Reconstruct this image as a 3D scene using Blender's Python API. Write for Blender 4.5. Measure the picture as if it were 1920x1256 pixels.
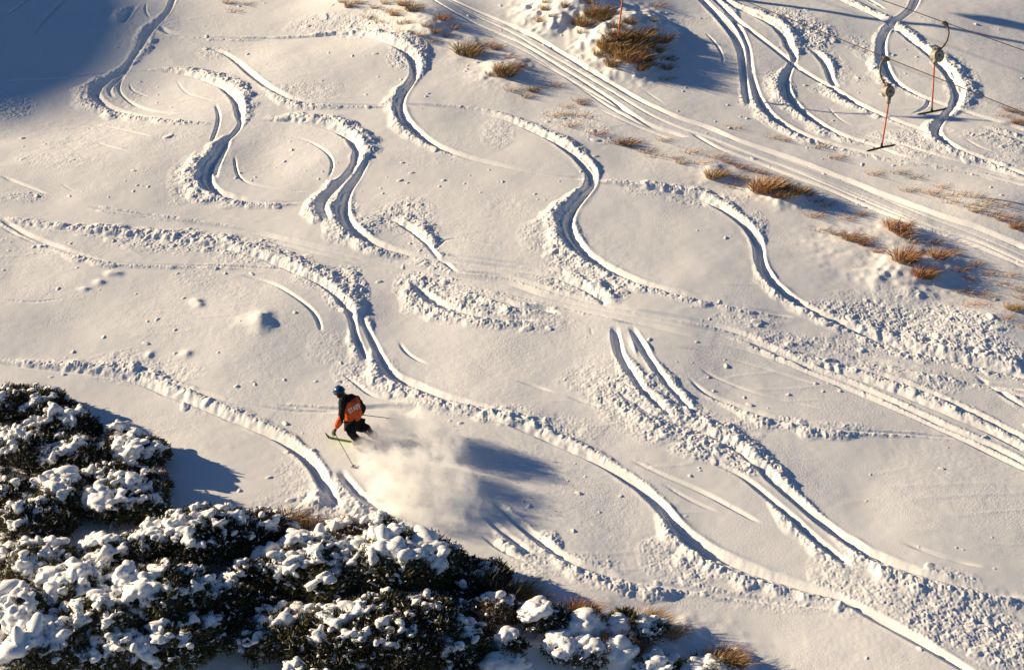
import bpy, bmesh, math, random
import numpy as np
from mathutils import Vector, Matrix

C = bpy.context.scene.collection
for o in list(bpy.data.objects):
    bpy.data.objects.remove(o)
R = math.radians
random.seed(7)
rng = np.random.default_rng(11)

# ------------------------------------------------------------------ camera
FPX = 3583.0                      # focal length in photograph pixels (1920 wide)
PITCH = R(16.0)
SLOPE = math.tan(R(18.0))         # the hillside rises away from the camera
CAM = np.array([0.0, -47.8 * math.cos(PITCH), 47.8 * math.sin(PITCH)])
cam_d = bpy.data.cameras.new('camera')
cam = bpy.data.objects.new('camera', cam_d)
C.objects.link(cam)
cam.location = CAM
cam.rotation_euler = (math.pi / 2 - PITCH, 0, 0)
cam_d.sensor_width = 36.0
cam_d.lens = FPX / 1920 * 36.0
cam_d.clip_start = 0.5
cam_d.clip_end = 5000
bpy.context.scene.camera = cam

# ------------------------------------------------------------------ sky, sun, exposure
SUN_EL, SUN_B = R(20.5), R(13.0)  # elevation; bearing away from -X towards +Y
SUN = np.array([-math.cos(SUN_EL) * math.cos(SUN_B), math.cos(SUN_EL) * math.sin(SUN_B), math.sin(SUN_EL)])
world = bpy.data.worlds.new("World")
bpy.context.scene.world = world
world.use_nodes = True
wn = world.node_tree.nodes
wl = world.node_tree.links
bg = wn['Background']
sky = wn.new('ShaderNodeTexSky')
sky.sky_type = 'NISHITA'
sky.sun_disc = False
sky.sun_elevation = SUN_EL
sky.sun_rotation = math.atan2(SUN[0], SUN[1])
sky.altitude = 1700
sky.air_density = 1.0
sky.dust_density = 0.2
sky.ozone_density = 6.0
wl.new(sky.outputs[0], bg.inputs[0])
bg.inputs[1].default_value = 0.042
sun_d = bpy.data.lights.new('sun', 'SUN')
sun_d.energy = 5.0
sun_d.angle = R(0.53)
sun_d.color = (1.0, 0.80, 0.53)
sun = bpy.data.objects.new('sun', sun_d)
C.objects.link(sun)
sun.rotation_euler = Vector(SUN).to_track_quat('Z', 'Y').to_euler()
vs = bpy.context.scene.view_settings
vs.view_transform = 'Standard'
vs.look = 'None'
vs.gamma = 1.0
vs.exposure = 0.74
try:
    bpy.context.scene.cycles.volume_step_rate = 2.0
    bpy.context.scene.cycles.volume_bounces = 6
    bpy.context.scene.cycles.max_bounces = 8
    bpy.context.scene.cycles.diffuse_bounces = 3
except Exception:
    pass

# ------------------------------------------------------------------ noise
_lat = {}
def lattice(seed):
    if seed not in _lat:
        _lat[seed] = np.random.default_rng(seed).random((256, 256)).astype(np.float32) * 2 - 1
    return _lat[seed]
def vnoise(x, y, s, seed=0):
    x = x / s + 71.3; y = y / s + 37.7
    xi = np.floor(x).astype(np.int64); yi = np.floor(y).astype(np.int64)
    fx = (x - xi).astype(np.float32); fy = (y - yi).astype(np.float32)
    fx = fx * fx * (3 - 2 * fx); fy = fy * fy * (3 - 2 * fy)
    L = lattice(seed)
    a = L[yi & 255, xi & 255]; b = L[yi & 255, (xi + 1) & 255]
    c = L[(yi + 1) & 255, xi & 255]; d = L[(yi + 1) & 255, (xi + 1) & 255]
    return (a * (1 - fx) + b * fx) * (1 - fy) + (c * (1 - fx) + d * fx) * fy
def sstep(a, b, x):
    t = np.clip((x - a) / (b - a), 0, 1)
    return t * t * (3 - 2 * t)

# ------------------------------------------------------------------ base shape of the hillside
def ray(px, py):
    dx = (np.asarray(px, float) - 960) / FPX
    dy = (628 - np.asarray(py, float)) / FPX
    cp, sp = math.cos(PITCH), math.sin(PITCH)
    return np.stack([dx, cp + dy * sp, -sp + dy * cp], -1)
def plane_xy(px, py):
    d = ray(px, py)
    t = (CAM[1] * SLOPE - CAM[2]) / (d[..., 2] - d[..., 1] * SLOPE)
    return CAM[0] + d[..., 0] * t, CAM[1] + d[..., 1] * t
# (pixel x, pixel y, radius x m, radius y m, height m): mounds and hollows of the hillside
MOUNDS = [
    (690, 12, 2.0, 1.3, .45), (800, 48, 1.5, 1.3, .42), (760, 95, 1.5, .8, .12), (1035, 40, .9, 1.0, .42), (1092, 48, .62, .8, .5), (1100, 5, 1.6, 1.2, .35),
    (1045, 62, .3, .4, .22), (1160, 95, .95, 1.3, .50), (1150, 20, 1.8, 1.4, .28), (1165, -48, 1.15, 1.1, .62), (1240, -70, 1.0, 1.0, .5), (1188, 138, .5, .5, .34), (1200, 75, .8, 1.0, .36), (1128, 92, .28, .35, .16), (1138, 122, .22, .3, .14), (1150, 62, .3, .3, .1), (1172, 118, .2, .25, -.1), (1110, 75, .3, .3, .08), (1165, 142, .25, .3, .12),  # the two mounds above the top edge are added, unseen, to cast shade
    (875, 100, .5, .6, .12), (945, 140, .7, .8, .18), (800, 75, .6, .6, .15),
    (1340, 324, .5, .5, .12), (1432, 350, .5, .4, .14), (1478, 360, .6, .5, .16), (1600, 455, 1.0, 1.0, .10), (1700, 490, .8, .9, .22), (1765, 480, .5, .6, .1), (1690, 430, .8, .8, .1),
    (1850, 380, 1.2, 1.2, .10), (1890, 560, 1.2, 1.2, .1), (490, 611, .24, .34, .12), (474, 606, .4, .3, .04), (208, 512, .15, .13, .05), (186, 529, .13, .12, .05), (220, 513, .12, .1, .03),
    (367, 568, .15, .14, .06), (374, 575, .12, .1, .04), (350, 662, .14, .13, .05), (160, 541, .12, .1, .04), (278, 661, .1, .14, .04), (495, 290, 1.2, 2.4, -.12),
    (60, 60, 5, 7, -.5), (600, 150, 3.5, 4, .12), (480, 610, 1.8, 2.2, .12),
    (1095, 1200, 1.3, 1.0, .30), (1250, 1215, .9, .6, .2), (960, 1250, .6, .4, .25), (1350, 1262, .8, .5, .25),
    (930, 1185, 1.2, .8, .15), (60, 1150, 3.0, 3.0, .5), (330, 1100, 2.5, 2.5, .35), (700, 1190, 2.4, 1.6, .22),
    (855, 1180, .35, .35, .2), (330, 1230, .8, .8, .2), (220, 1230, .6, .5, .25)]
MND = []
for (mx, my, ra, rb, h) in MOUNDS:
    a_, b_ = plane_xy(mx, my)
    MND.append((float(a_), float(b_), ra, rb, h))
def und(x, y):
    u = 0.165 * vnoise(x, y, 5.5, 1) + 0.050 * vnoise(x, y, 2.1, 2) + 0.013 * vnoise(x, y, .9, 3)
    u = u + .12 * np.tanh((x + 3.5) / 4.0) - .046 * 1.6 * np.logaddexp(0, (x - 4.0) / 1.6)
    wx = vnoise(x, y, .42, 12) + .6 * vnoise(x, y, .17, 13); wy = vnoise(x, y, .42, 14) + .6 * vnoise(x, y, .17, 15)
    for (cx, cy, ra, rb, h) in MND:
        wr = min(.22, .25 * ra) if (ra < 1.2 and h > 0) else 0
        if wr:
            q = ((x + wx * wr - cx) / ra) ** 2 + ((y + wy * wr - cy) / rb) ** 2
        else:
            q = ((x - cx) / ra) ** 2 + ((y - cy) / rb) ** 2
        u = u + h * np.exp(-np.minimum(q, 30))
    return u
def base(x, y):
    r = np.hypot(x, y)
    far = sstep(25, 70, r)
    z = y * SLOPE + und(x, y) * (1 - far)
    z = z + far * (1.5 * vnoise(x, y, 31, 5) + 4 * vnoise(x, y, 97, 6))
    # hills added up-sun, out of view, to shade the top-left corner
    for (hx, hy, sx, sy, hh) in RIDGE:
        z = z + hh * np.exp(-((x - hx) / sx) ** 2 - ((y - hy) / sy) ** 2)
    return z
RIDGE = []
def ground(px, py, zoff=0.0):
    """pixel on the snow -> (x, y, z) of the smooth hillside"""
    d = ray(px, py)
    t = (CAM[1] * SLOPE - CAM[2]) / (d[..., 2] - d[..., 1] * SLOPE)
    for _ in range(10):
        x = d[..., 0] * t; y = CAM[1] + d[..., 1] * t
        z = base(x, y) + zoff
        t = t + (CAM[2] + d[..., 2] * t - z) / (SLOPE * d[..., 1] - d[..., 2])
    x = d[..., 0] * t; y = CAM[1] + d[..., 1] * t
    return x, y, CAM[2] + d[..., 2] * t
# ------------------------------------------------------------------ ski tracks, traced on the slope
# point: x, y, bank left m, bank right m, half width m, depth m  (missing values carry on)
TR = [
 [(500,452,0,0,.03,.04),(600,476,0,.06,.05,.07),(700,498),(780,514,0,.1,.06,.08),(860,531,0,.12),(940,545,0,.12,.07,.09),(1020,565,0,.1),(1110,586),(1210,606,0,.06,.06,.08),(1300,628),(1380,650,0,.05,.05,.06)],
 [(870,508,0,0,.04,.05),(940,516,0,0,.07,.09),(990,530),(1045,548,0,0,.07,.09),(1110,565),(1190,580,0,0,.05,.06),(1270,598)],
 [(0,425,0,0,.03,.04),(60,452,0,0,.05,.07),(130,474),(190,488,0,.1,.04,.05)],
 [(830,476,0,0,.05,.05),(930,489,.03,0,.07,.07),(1010,500,.03,0,.07,.07),(1085,520,0,0,.05,.04)],
 [(1150,600,0,.04,.05,.04),(1220,612,0,.04,.06,.06),(1290,626),(1370,646),(1450,672,0,.05,.07,.08),(1530,704),(1610,738),(1700,776,0,.05,.07,.08),(1780,812),(1870,856),(1930,884)],
 [(960,712,0,0,.02,.03),(1000,722,0,0,.04,.05),(1040,736)],
 [(1060,742,0,0,.03,.04),(1100,755),(1140,768,0,0,.03,.04)],
 [(240,702,0,.05,.03,.03),(330,722,0,.05,.05,.05),(420,748,0,.05,.05,.05),(530,768,0,.04,.04,.04),(640,772)],
 [(1170,578,0,0,.06,.05),(1260,592,0,.03,.09,.09),(1350,612,0,.05,.09,.09),(1430,640,0,.1,.08,.07)],
 [(1500,640,.05,0,.04,.04),(1600,664,.05,.05,.06,.06),(1720,692,.05,.05),(1840,716),(1930,732)],
 [(1240,905,0,0,.02,.03),(1290,935,0,0,.03,.04),(1350,962,0,0,.03,.03)],
 [(640,700,0,0,.02,.03),(700,742,.05,0,.05,.05),(760,752)],
 [(0,560,0,0,.02,.03),(60,566),(120,560,0,0,.02,.02)],
 [(330,150,0,0,.015,.03),(350,175,0,0,.02,.03),(400,190)],
 [(150,232,0,0,.02,.03),(210,240,.02,.02,.03,.03),(285,256)],
 [(180,268,0,0,.02,.04),(215,278),(240,284)],
 [(900,1000,0,0,.03,.04),(940,1030,0,.05,.05,.06),(985,1052)],
 [(1120,205,0,0,.02,.02),(1200,240,0,0,.03,.04),(1260,262)],
 [(1600,250,0,0,.03,.04),(1680,268,0,.05,.05,.05),(1760,292),(1850,316),(1930,338)],
 # far left winding track
 [(330,-12,.1,.0,.12,.10),(314,22,.05,.1),(297,42,.1,.3,.16,.12),(275,66,.2,.3,.2,.10),(262,90,.3,.2,.15,.06),(245,115,.2,.1,.12,.08),(222,138,0,.3,.14,.12),(196,155,0,.45,.17,.14),(180,174,0,.6,.2,.14),(192,193,0,.6,.16,.1),(235,212,0,.4,.1,.06),(300,222,0,.3,.06,.03),(400,229,0,.2,.04,.02)],
 [(252,105,0,0,.08,.07),(236,133,0,0,.1,.1),(215,155,.1,0,.1,.1),(204,170,.1,0,.08,.05),(215,186,0,0,.06,.03)],
 [(237,137,0,0,.04,.05),(223,160),(228,178),(252,197,0,0,.05,.06),(285,208),(336,214,0,0,.03,.02)],
 [(297,50,0,.2,.14,.1),(312,60,0,.1,.16,.12),(340,65,0,.1,.14,.08),(400,71,0,.15,.1,.05),(470,73,.1,.1,.06,.03),(560,72,.2,.0,.05,.04),(640,66,.3,0,.06,.05),(700,71,.5,0,.12,.10),(738,83,.6,0,.16,.16),(765,102,.6,0,.2,.18),(778,124,.3,0,.2,.17),(773,150,.1,.1,.16,.14),(755,176,0,.3,.2,.15),(748,200,0,.35,.24,.18),(758,225,0,.35,.24,.18),(782,248,0,.3,.22,.16),(812,270,0,.2,.18,.12),(862,291,0,.1,.14,.08),(920,306,0,.05,.1,.06),(980,319,0,0,.08,.05),(1040,329,0,0,.07,.05),(1102,337,0,0,.06,.04)],
 [(0,152,.05,.05,.05,.03),(100,148),(190,138),(250,134,.05,0,.04,.03),(320,137,.25,0,.05,.02),(370,146,.45,0,.08,.05),(412,162,.5,0,.12,.09),(438,182,.5,0,.16,.13),(446,204,.5,0,.2,.15),(452,232,.1,0,.08,.07),(440,250,0,.1,.08,.07),(424,266,0,.1,.08,.06)],
 [(436,250,0,.1,.08,.06),(420,268,0,.2,.18,.14),(403,292,0,.35,.24,.18),(390,316,0,.6,.28,.2),(389,340,0,.7,.26,.2),(405,358,0,.6,.2,.14),(440,370,0,.4,.16,.1),(490,378,0,.3,.12,.07),(565,380,0,.1,.05,.03)],
 [(432,262,0,0,.05,.06),(416,292,0,0,.07,.1),(405,318,0,0,.08,.1),(404,335,0,0,.07,.06)],
 [(404,195,0,0,.04,.07),(410,215,0,0,.05,.08),(408,236),(400,258),(394,272,0,0,.02,.03)],
 [(490,228,.3,0,.04,.02),(560,230,.45,0,.06,.03),(612,238,.6,0,.1,.08),(648,254,.6,0,.16,.14),(668,276,.55,0,.19,.16),(668,300,.3,0,.17,.13),(652,326,0,.05,.12,.12),(630,350,0,.2,.13,.14),(612,368,0,.3,.15,.15),(604,392,0,.4,.18,.08),(620,420,0,.4,.16,.08)],
 [(690,300,.1,0,.08,.05),(670,332,0,0,.12,.13),(650,362,0,.2,.2,.18),(643,390,0,.5,.26,.22),(650,415,0,.5,.26,.2),(675,440,0,.45,.24,.18),(715,460,0,.4,.2,.14),(770,477,0,.2,.12,.08),(840,488,.0,.05,.10,.08),(940,500,.05,.05),(1010,512,.1,.05,.1,.08),(1065,527,.35,0,.1,.08),(1110,550,.55,0,.11,.1),(1146,577,.4,0,.1,.1)],
 [(690,402,.1,0,.03,.02),(735,412,.3,0,.05,.05),(765,430,.5,0,.07,.09),(795,452,.4,0,.07,.08),(812,474,.1,0,.06,.05),(834,492,0,0,.06,.05),(858,512,0,0,.05,.05)],
 [(816,470,0,0,.05,.05),(826,455,0,0,.04,.03),(850,448,.1,0,.03,.02),(930,462,.05,0)],
 # left horizontal lines
 [(165,388,.1,.1,.05,.02),(230,398),(300,408),(380,421,.12,.05,.07,.06),(470,434,.06,0,.10,.10),(540,450,.06,0,.09,.10),(600,464,.06,.0,.10,.12),(680,482),(760,500,.08,.0,.11,.13),(850,517,.08,0,.12,.14),(950,528,.12,.0,.15,.15),(1015,551,.12,0,.15,.15),(1100,572,.08,.0,.11,.13),(1200,592,.06,0,.10,.12),(1290,610,.06,.0,.09,.10),(1390,632,.2,.15),(1450,655,.2,.15,.1,.07),(1520,690,.2,.15),(1590,716,.1,.1,.09,.06),(1650,742),(1720,774),(1790,806),(1850,832),(1930,872)],
 [(0,415,.2,.1,.05,.02),(100,430,.35,.1),(200,442,.45,.15),(300,450,.55,.2),(400,463,.6,.2,.06,.03),(480,482,.6,.15,.06,.03),(545,507,.6,0,.06,.06),(600,532,.6,0,.08,.09),(640,567,.6,0,.1,.12),(658,592,.2,0,.09,.12),(665,622,0,.1,.08,.12),(678,655,0,.3,.08,.1),(690,680,0,.4,.08,.05)],
 [(674,592,.3,0,.05,.08),(688,618,.1,0,.07,.12),(702,645,0,0,.09,.13),(716,676,0,.3,.14,.14),(735,703,0,.55,.2,.15),(775,720,0,.55,.2,.13),(830,742,0,.5,.17,.1),(900,760,0,.4,.1,.05),(960,778,0,.4,.08,.03),(1000,800,.2,.2,.05,.02)],
 [(0,330,0,0,.05,.05),(40,345),(90,365,0,0,.05,.03)],
 [(0,410,.1,.1,.08,.05),(50,440,0,.1,.1,.07),(100,460,0,.1,.1,.06),(165,480,0,.3,.06,.04),(230,493,0,.2,.04,.02),(420,500,.1,.1,.03,.02),(550,506,.1,0)],
 [(450,515,0,0,.03,.03),(510,531,0,0,.04,.05),(560,560,0,0,.05,.07),(592,590,0,0,.05,.08),(603,622,0,0,.04,.09)],
 [(110,342,0,0,.02,.03),(140,360,0,0,.02,.03)],
 # lower left track above the shrubs
 [(-10,680,.2,.05,.06,.03),(80,692,.3,.05),(180,702,.5,.05),(250,715,.6,0,.08,.05),(300,733,.35,0,.12,.08),(368,757,.3,0,.14,.11),(440,786,.25,0,.15,.13),(500,810,.15,0,.16,.15),(550,838,.15,0,.19,.18),(585,868,.15,0,.22,.22),(607,905,.1,.0,.2,.2),(622,932,.3,.6,.2,.12),(640,955,.2,.5,.1,.05)],
 [(636,880,0,.1,.12,.12),(655,908,0,.4,.16,.14),(685,936,0,.5,.16,.12),(740,962,0,.35,.1,.07),(800,982,0,.3,.06,.04)],
 [(520,760,.1,.05,.03,.02),(600,766,.1,.05),(660,766,.05,0,.08,.04),(720,762,.05,0,.12,.06),(800,766,.1,0,.13,.07),(880,775,.3,0,.13,.07),(960,795,.45,0,.13,.07),(1030,825,.35,0,.14,.1),(1090,849,.2,0,.16,.13),(1140,875,.12,0,.17,.15),(1190,906,.1,0,.19,.17),(1235,945,.1,.05,.19,.18),(1265,982,.05,.3,.24,.22),(1300,1014,0,.5,.3,.24),(1345,1043,0,.45,.3,.22),(1400,1066,0,.4,.27,.18),(1460,1087,0,.35,.22,.14),(1520,1105,0,.3,.17,.1),(1575,1120,.1,.2,.12,.06),(1610,1140,0,.1,.12,.1),(1660,1166,0,0,.14,.15),(1715,1197,0,0,.14,.16),(1765,1226,0,0,.13,.15),(1830,1264)],
 [(925,938,.15,0,.08,.08),(965,975,.12,0,.09,.11),(1005,1008,.05,0,.12,.14),(1045,1037,0,.2,.14,.11),(1080,1056,0,.4,.12,.08),(1130,1072,0,.5,.12,.08),(1200,1090,0,.45,.08,.04),(1290,1104,.2,.25,.05,.02),(1400,1122,.1,.1),(1560,1140,.1,.1)],
 [(898,955,0,.05,.06,.06),(935,990,0,.05,.08,.08),(970,1018,0,.3,.1,.09),(1000,1040,0,.4,.08,.05)],
 [(1180,862,.1,0,.04,.03),(1250,893,.05,0,.05,.07),(1310,918,0,0,.05,.08),(1365,947),(1425,980,0,0,.04,.06)],
 [(1150,730,.5,.5,.05,.02),(1230,780,.5,.6),(1310,808,.6,.5),(1370,838,.6,.2,.1,.05),(1420,872,.55,.0,.14,.09),(1450,902,.35,0,.13,.13),(1490,937,.2,0,.13,.15),(1533,972,.1,0,.15,.17),(1575,1003,0,.1,.18,.19),(1620,1032,0,.4,.22,.18),(1675,1056,0,.5,.22,.14),(1740,1078,0,.5,.18,.1),(1820,1098,0,.45,.12,.07),(1930,1122,0,.4,.08,.04)],
 [(1333,868,.1,0,.04,.04),(1385,888,.1,0,.06,.07),(1432,924,0,.05,.09,.1),(1483,968,0,.2,.11,.12),(1517,1000,0,.25,.12,.12),(1558,1034,0,.3,.12,.1),(1600,1064,0,.3,.1,.05)],
 # wide centre tracks
 [(760,194,.05,0,.08,.04),(860,204,.1,0,.1,.05),(935,219,.15,0,.12,.07),(985,239,.3,0,.14,.1),(1043,266,.35,0,.17,.13),(1080,292,.3,0,.2,.16),(1104,318,.2,0,.24,.19),(1110,336,.1,0,.22,.17),(1099,358,0,.1,.22,.17),(1076,385,0,.35,.26,.2),(1063,410,0,.55,.3,.22),(1066,436,0,.65,.3,.22),(1086,464,0,.7,.27,.2),(1112,486,0,.6,.24,.17),(1150,507,0,.5,.2,.14),(1205,530,0,.35,.16,.11),(1280,551,0,.3,.13,.08),(1380,573,0,.2,.1,.05),(1490,595,0,.1,.07,.03)],
 [(1118,342,.1,0,.06,.04),(1200,352,.3,0,.08,.05),(1262,360,.35,0,.12,.08),(1312,371,.35,0,.16,.12),(1354,391,.3,0,.19,.15),(1390,416,.25,0,.2,.17),(1413,440,.15,0,.2,.18),(1423,464,.05,0,.19,.17),(1425,488,0,0,.17,.17),(1438,515,.1,.2,.2,.18),(1461,541,.05,.35,.22,.18),(1492,564,.05,.35,.21,.17),(1530,585,0,.3,.19,.15),(1575,605,.1,.3,.18,.14),(1630,630,.6,.3,.18,.12),(1700,654,.8,.4,.16,.1),(1780,672,.8,.3,.15,.1),(1850,688,.7,.25,.14,.1),(1930,708)],
 [(1152,611,0,0,.09,.12),(1156,640,0,0,.13,.16),(1164,668,.1,.1,.12,.12),(1184,700,.2,.2,.10,.07),(1215,742,.3,.2,.09,.06),(1262,786,.3,.2,.07,.04)],
 [(1183,612,0,0,.08,.1),(1199,642,0,0,.1,.14),(1215,668,0,.05,.1,.14),(1236,700,.2,.1,.09,.08),(1268,740,.2,.1,.08,.06),(1310,782,.2,.1,.06,.04)],
 [(1180,630,0,0,.02,-.04),(1190,655,0,0,.03,-.05),(1196,672,0,0,.02,-.03)],
 [(1207,632,0,0,.02,-.05),(1216,650,0,0,.03,-.05),(1230,668,0,0,.02,-.03)],
 [(1290,707,0,0,.03,.03),(1320,735,0,.05,.06,.05),(1372,757,0,.2,.08,.05),(1430,777,0,.35,.08,.05),(1500,793,0,.35,.07,.04),(1570,805,0,.3,.06,.03),(1700,813,.1,.1,.04,.02),(1800,822,0,.05)],
 [(1312,690,0,0,.03,.04),(1342,708,0,0,.03,.03),(1410,735,0,0,.03,.04),(1480,752,0,0,.03,.04),(1540,765,0,0,.02,.02)],
 [(1270,650,0,0,.02,.02),(1330,662,0,0,.03,.03),(1395,680),(1470,702,0,0,.03,.04),(1525,718)],
 [(880,548,.1,.1,.05,.04),(935,561,.1,.4,.1,.07),(980,576,.1,.3,.12,.08),(1022,578,.1,.2,.13,.12),(1050,590,.1,.2,.1,.08)],
 [(770,530,.2,.2,.05,.03),(800,555,.1,.6,.2,.16),(850,580,.2,.5,.14,.08),(930,596,.2,.4,.08,.04),(1010,600,.2,.3)],
 # lower right diagonals
 [(1400,640,.2,.2,.06,.03),(1470,668,.25,.25),(1530,684,.3,.2),(1590,704,.35,.1,.08,.05),(1650,722,.3,0,.1,.09),(1715,748,.25,0,.1,.1),(1780,776,.2,0,.1,.1),(1850,806,.2,0,.1,.1),(1930,848)],
 [(1560,678,.1,.2,.06,.04),(1620,694,.1,.3,.08,.06),(1700,718,.1,.35),(1760,742,.1,.35),(1800,762,.1,.3,.1,.08),(1850,786,.1,.2,.1,.1),(1930,826)],
 [(1825,702,.1,0,.06,.08),(1858,722,0,0,.07,.1),(1885,742,0,.1,.07,.1),(1930,765)],
 [(1700,690,.1,.3,.06,.05),(1780,706,.1,.3),(1850,722,.1,.2),(1930,745)],
 [(1862,836,0,0,.06,.08),(1930,872,0,0,.08,.1)],
 [(1690,1016,0,0,.03,.03),(1740,1034,0,0,.04,.06),(1795,1050,0,0,.04,.06),(1842,1062)],
 [(748,640,0,0,.03,.04),(762,662,0,0,.04,.06),(802,683,0,0,.03,.05)],
 [(1105,610,0,0,.02,.04),(1112,632,0,0,.02,.04)],
 [(440,292,0,0,.02,.04),(444,322,0,0,.03,.06),(462,342,0,0,.03,.05),(515,353),(580,360,0,0,.02,.04)],
 [(515,254,0,0,.015,.03),(570,262,0,0,.02,.04),(608,282,0,0,.03,.05),(624,305,0,0,.03,.06),(616,335,0,0,.02,.05)],
 [(388,89,0,.3,.06,.05),(430,105,.05,0,.1,.07),(470,138,0,0,.13,.1),(505,164,0,.1,.14,.1),(545,184,0,.35,.13,.08),(590,193,0,.35,.1,.06),(650,197,0,.2,.08,.05),(735,198,0,.1,.06,.04)],
 [(243,155,0,0,.02,.04),(248,170,0,0,.03,.04),(282,184,0,0,.02,.03)],
 [(130,-10,0,0,.1,.1),(105,15),(80,42,0,0,.1,.08),(62,70,0,0,.06,.03)],
 [(60,-10,0,0,.06,.06),(35,12),(10,28)],
 [(275,5,0,0,.03,.05),(272,20),(282,35)],
 [(255,10,.1,.4,.12,.08),(238,30,.1,.5,.16,.1),(232,46,.1,.5,.08,.05)],
 # snowcat and ski lines running down the upper right
 [(800,-8,0,0,.04,.05),(854,25),(908,52),(958,73),(1000,95,.02,.02,.06,.07),(1050,126),(1100,157),(1150,190,.02,.05,.08,.09),(1209,230),(1259,250),(1292,257,0,0,.05,.06)],
 [(830,-8,0,0,.07,.07),(887,18),(941,41),(991,64,0,0,.09,.1),(1041,93),(1091,123),(1141,154),(1192,184,0,.05,.1,.12),(1242,208),(1280,224,0,.05,.1,.12),(1330,240),(1380,262),(1447,285,.0,.05,.11,.13),(1514,309),(1581,335),(1648,362),(1715,387),(1782,411),(1832,427),(1930,468)],
 [(850,10,0,0,.03,.04),(905,36),(960,62),(1012,93),(1060,120),(1110,150,0,0,.04,.05),(1160,180),(1215,213),(1270,238),(1340,262),(1410,290),(1480,316),(1560,350),(1650,388),(1730,420),(1830,452),(1930,497)],
 [(870,48,0,0,.02,.03),(930,72),(990,100),(1040,132),(1090,166),(1140,200,0,0,.04,.05),(1190,227),(1240,248)],
 [(1000,112,0,0,.03,.04),(1060,145),(1120,180),(1170,208,0,0,.05,.07),(1225,236),(1280,253)],
 [(1297,250,0,0,.05,.06),(1347,278,0,0,.06,.06),(1414,303),(1481,329),(1548,353),(1615,383),(1690,412,0,0,.07,.07),(1770,440),(1850,470),(1930,503)],
 [(1300,235,0,0,.02,.03),(1370,258),(1450,292),(1530,322),(1620,357),(1720,400),(1820,438),(1930,484)],
 [(1330,262,0,0,.02,.03),(1400,290),(1500,322),(1600,362),(1700,405),(1800,447),(1930,508)],
 [(1205,168,0,0,.015,.04),(1225,182),(1247,196)],
 [(820,-8,0,0,.02,.03),(900,30),(980,62),(1060,100),(1140,148)],
 # the upper right cluster beyond the rope tow
 [(1305,-12,0,0,.2,.14),(1345,28,.1,0,.22,.15),(1374,62,.1,0,.22,.16),(1390,98,0,.05,.16,.13),(1395,138,0,.05,.14,.13),(1399,178,0,.1,.14,.14),(1405,200,0,.2,.1,.08)],
 [(1330,-12,.1,0,.14,.1),(1362,20,.2,0,.14,.1),(1385,52,.1,0,.1,.08),(1402,88,.05,0,.08,.06),(1407,130,0,0,.1,.12),(1416,168,0,.05,.14,.15),(1433,203,0,.3,.2,.17),(1465,232,0,.4,.2,.15),(1514,256,0,.35,.16,.12),(1581,277,0,.25,.12,.08),(1650,292,0,.2,.09,.06),(1748,309,0,.15,.08,.05),(1840,328,0,.1),(1930,350)],
 [(1345,-12,.1,0,.14,.1),(1372,10,.2,0,.2,.14),(1412,26,.3,0,.2,.15),(1448,45,.5,0,.22,.17),(1468,66,.5,0,.22,.17),(1480,90,.4,0,.2,.15),(1490,108,.1,.1,.1,.06),(1480,130,0,.1,.12,.1),(1472,152,0,.3,.2,.16),(1478,180,0,.4,.22,.18),(1502,208,0,.4,.2,.16),(1540,235,0,.35,.18,.14),(1590,258,0,.3,.14,.1),(1645,275,0,.1,.1,.07),(1700,295,0,.1,.07,.05),(1800,312),(1930,340)],
 [(1355,15,0,0,.07,.08),(1400,52,.05,0,.1,.11),(1447,88,.05,0,.1,.12),(1500,130,.05,0,.1,.12),(1540,154,0,.05,.09,.1),(1562,166,0,.3,.12,.1),(1590,186,0,.35,.18,.14),(1640,210,0,.2,.12,.09),(1700,234,0,.1,.1,.07),(1750,250)],
 [(1515,92,.3,0,.06,.05),(1535,105,.3,0,.12,.12),(1550,126,.2,0,.14,.14),(1558,150,.1,0,.12,.12),(1570,166,0,.1,.12,.08)],
 [(1722,-12,0,0,.16,.12),(1708,18,0,0,.17,.12),(1684,37,.05,0,.16,.13),(1662,56,.1,.1,.18,.15),(1653,82,0,.15,.2,.17),(1655,112,0,.3,.22,.18),(1668,144,0,.4,.2,.16),(1694,165,0,.2,.15,.11),(1735,184,0,.1,.1,.07),(1798,206,0,0,.09,.07),(1865,226),(1930,246)],
 [(1560,-5,.3,0,.06,.06),(1614,18,.35,0,.08,.08),(1660,40,.3,0,.1,.1),(1704,73,.35,0,.12,.12),(1745,106,.5,0,.14,.14),(1777,140,.6,0,.22,.18),(1793,172,.55,0,.26,.18),(1790,196,.35,0,.22,.16),(1772,216,.1,.1,.17,.14),(1754,243,0,.3,.2,.15),(1768,262,0,.4,.18,.12),(1805,282,0,.4,.12,.08),(1860,304,0,.35,.1,.06),(1930,330)],
 [(1742,180,0,0,.03,.06),(1738,200,0,0,.05,.07),(1708,215,0,0,.02,.04)],
 [(1552,200,0,0,.02,.03),(1572,222),(1600,238)],
 [(1805,258,0,0,.03,.04),(1835,275),(1870,288,0,0,.02,.02)],
 [(1322,62,0,0,.02,.05),(1342,82,0,0,.03,.06),(1354,104),(1357,124,0,0,.02,.03)],
 [(1620,-5,.1,.1,.05,.05),(1660,18,.1,.1)],
 [(1840,240,.2,.2,.04,.02),(1930,268,.3,.3)],
]
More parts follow.
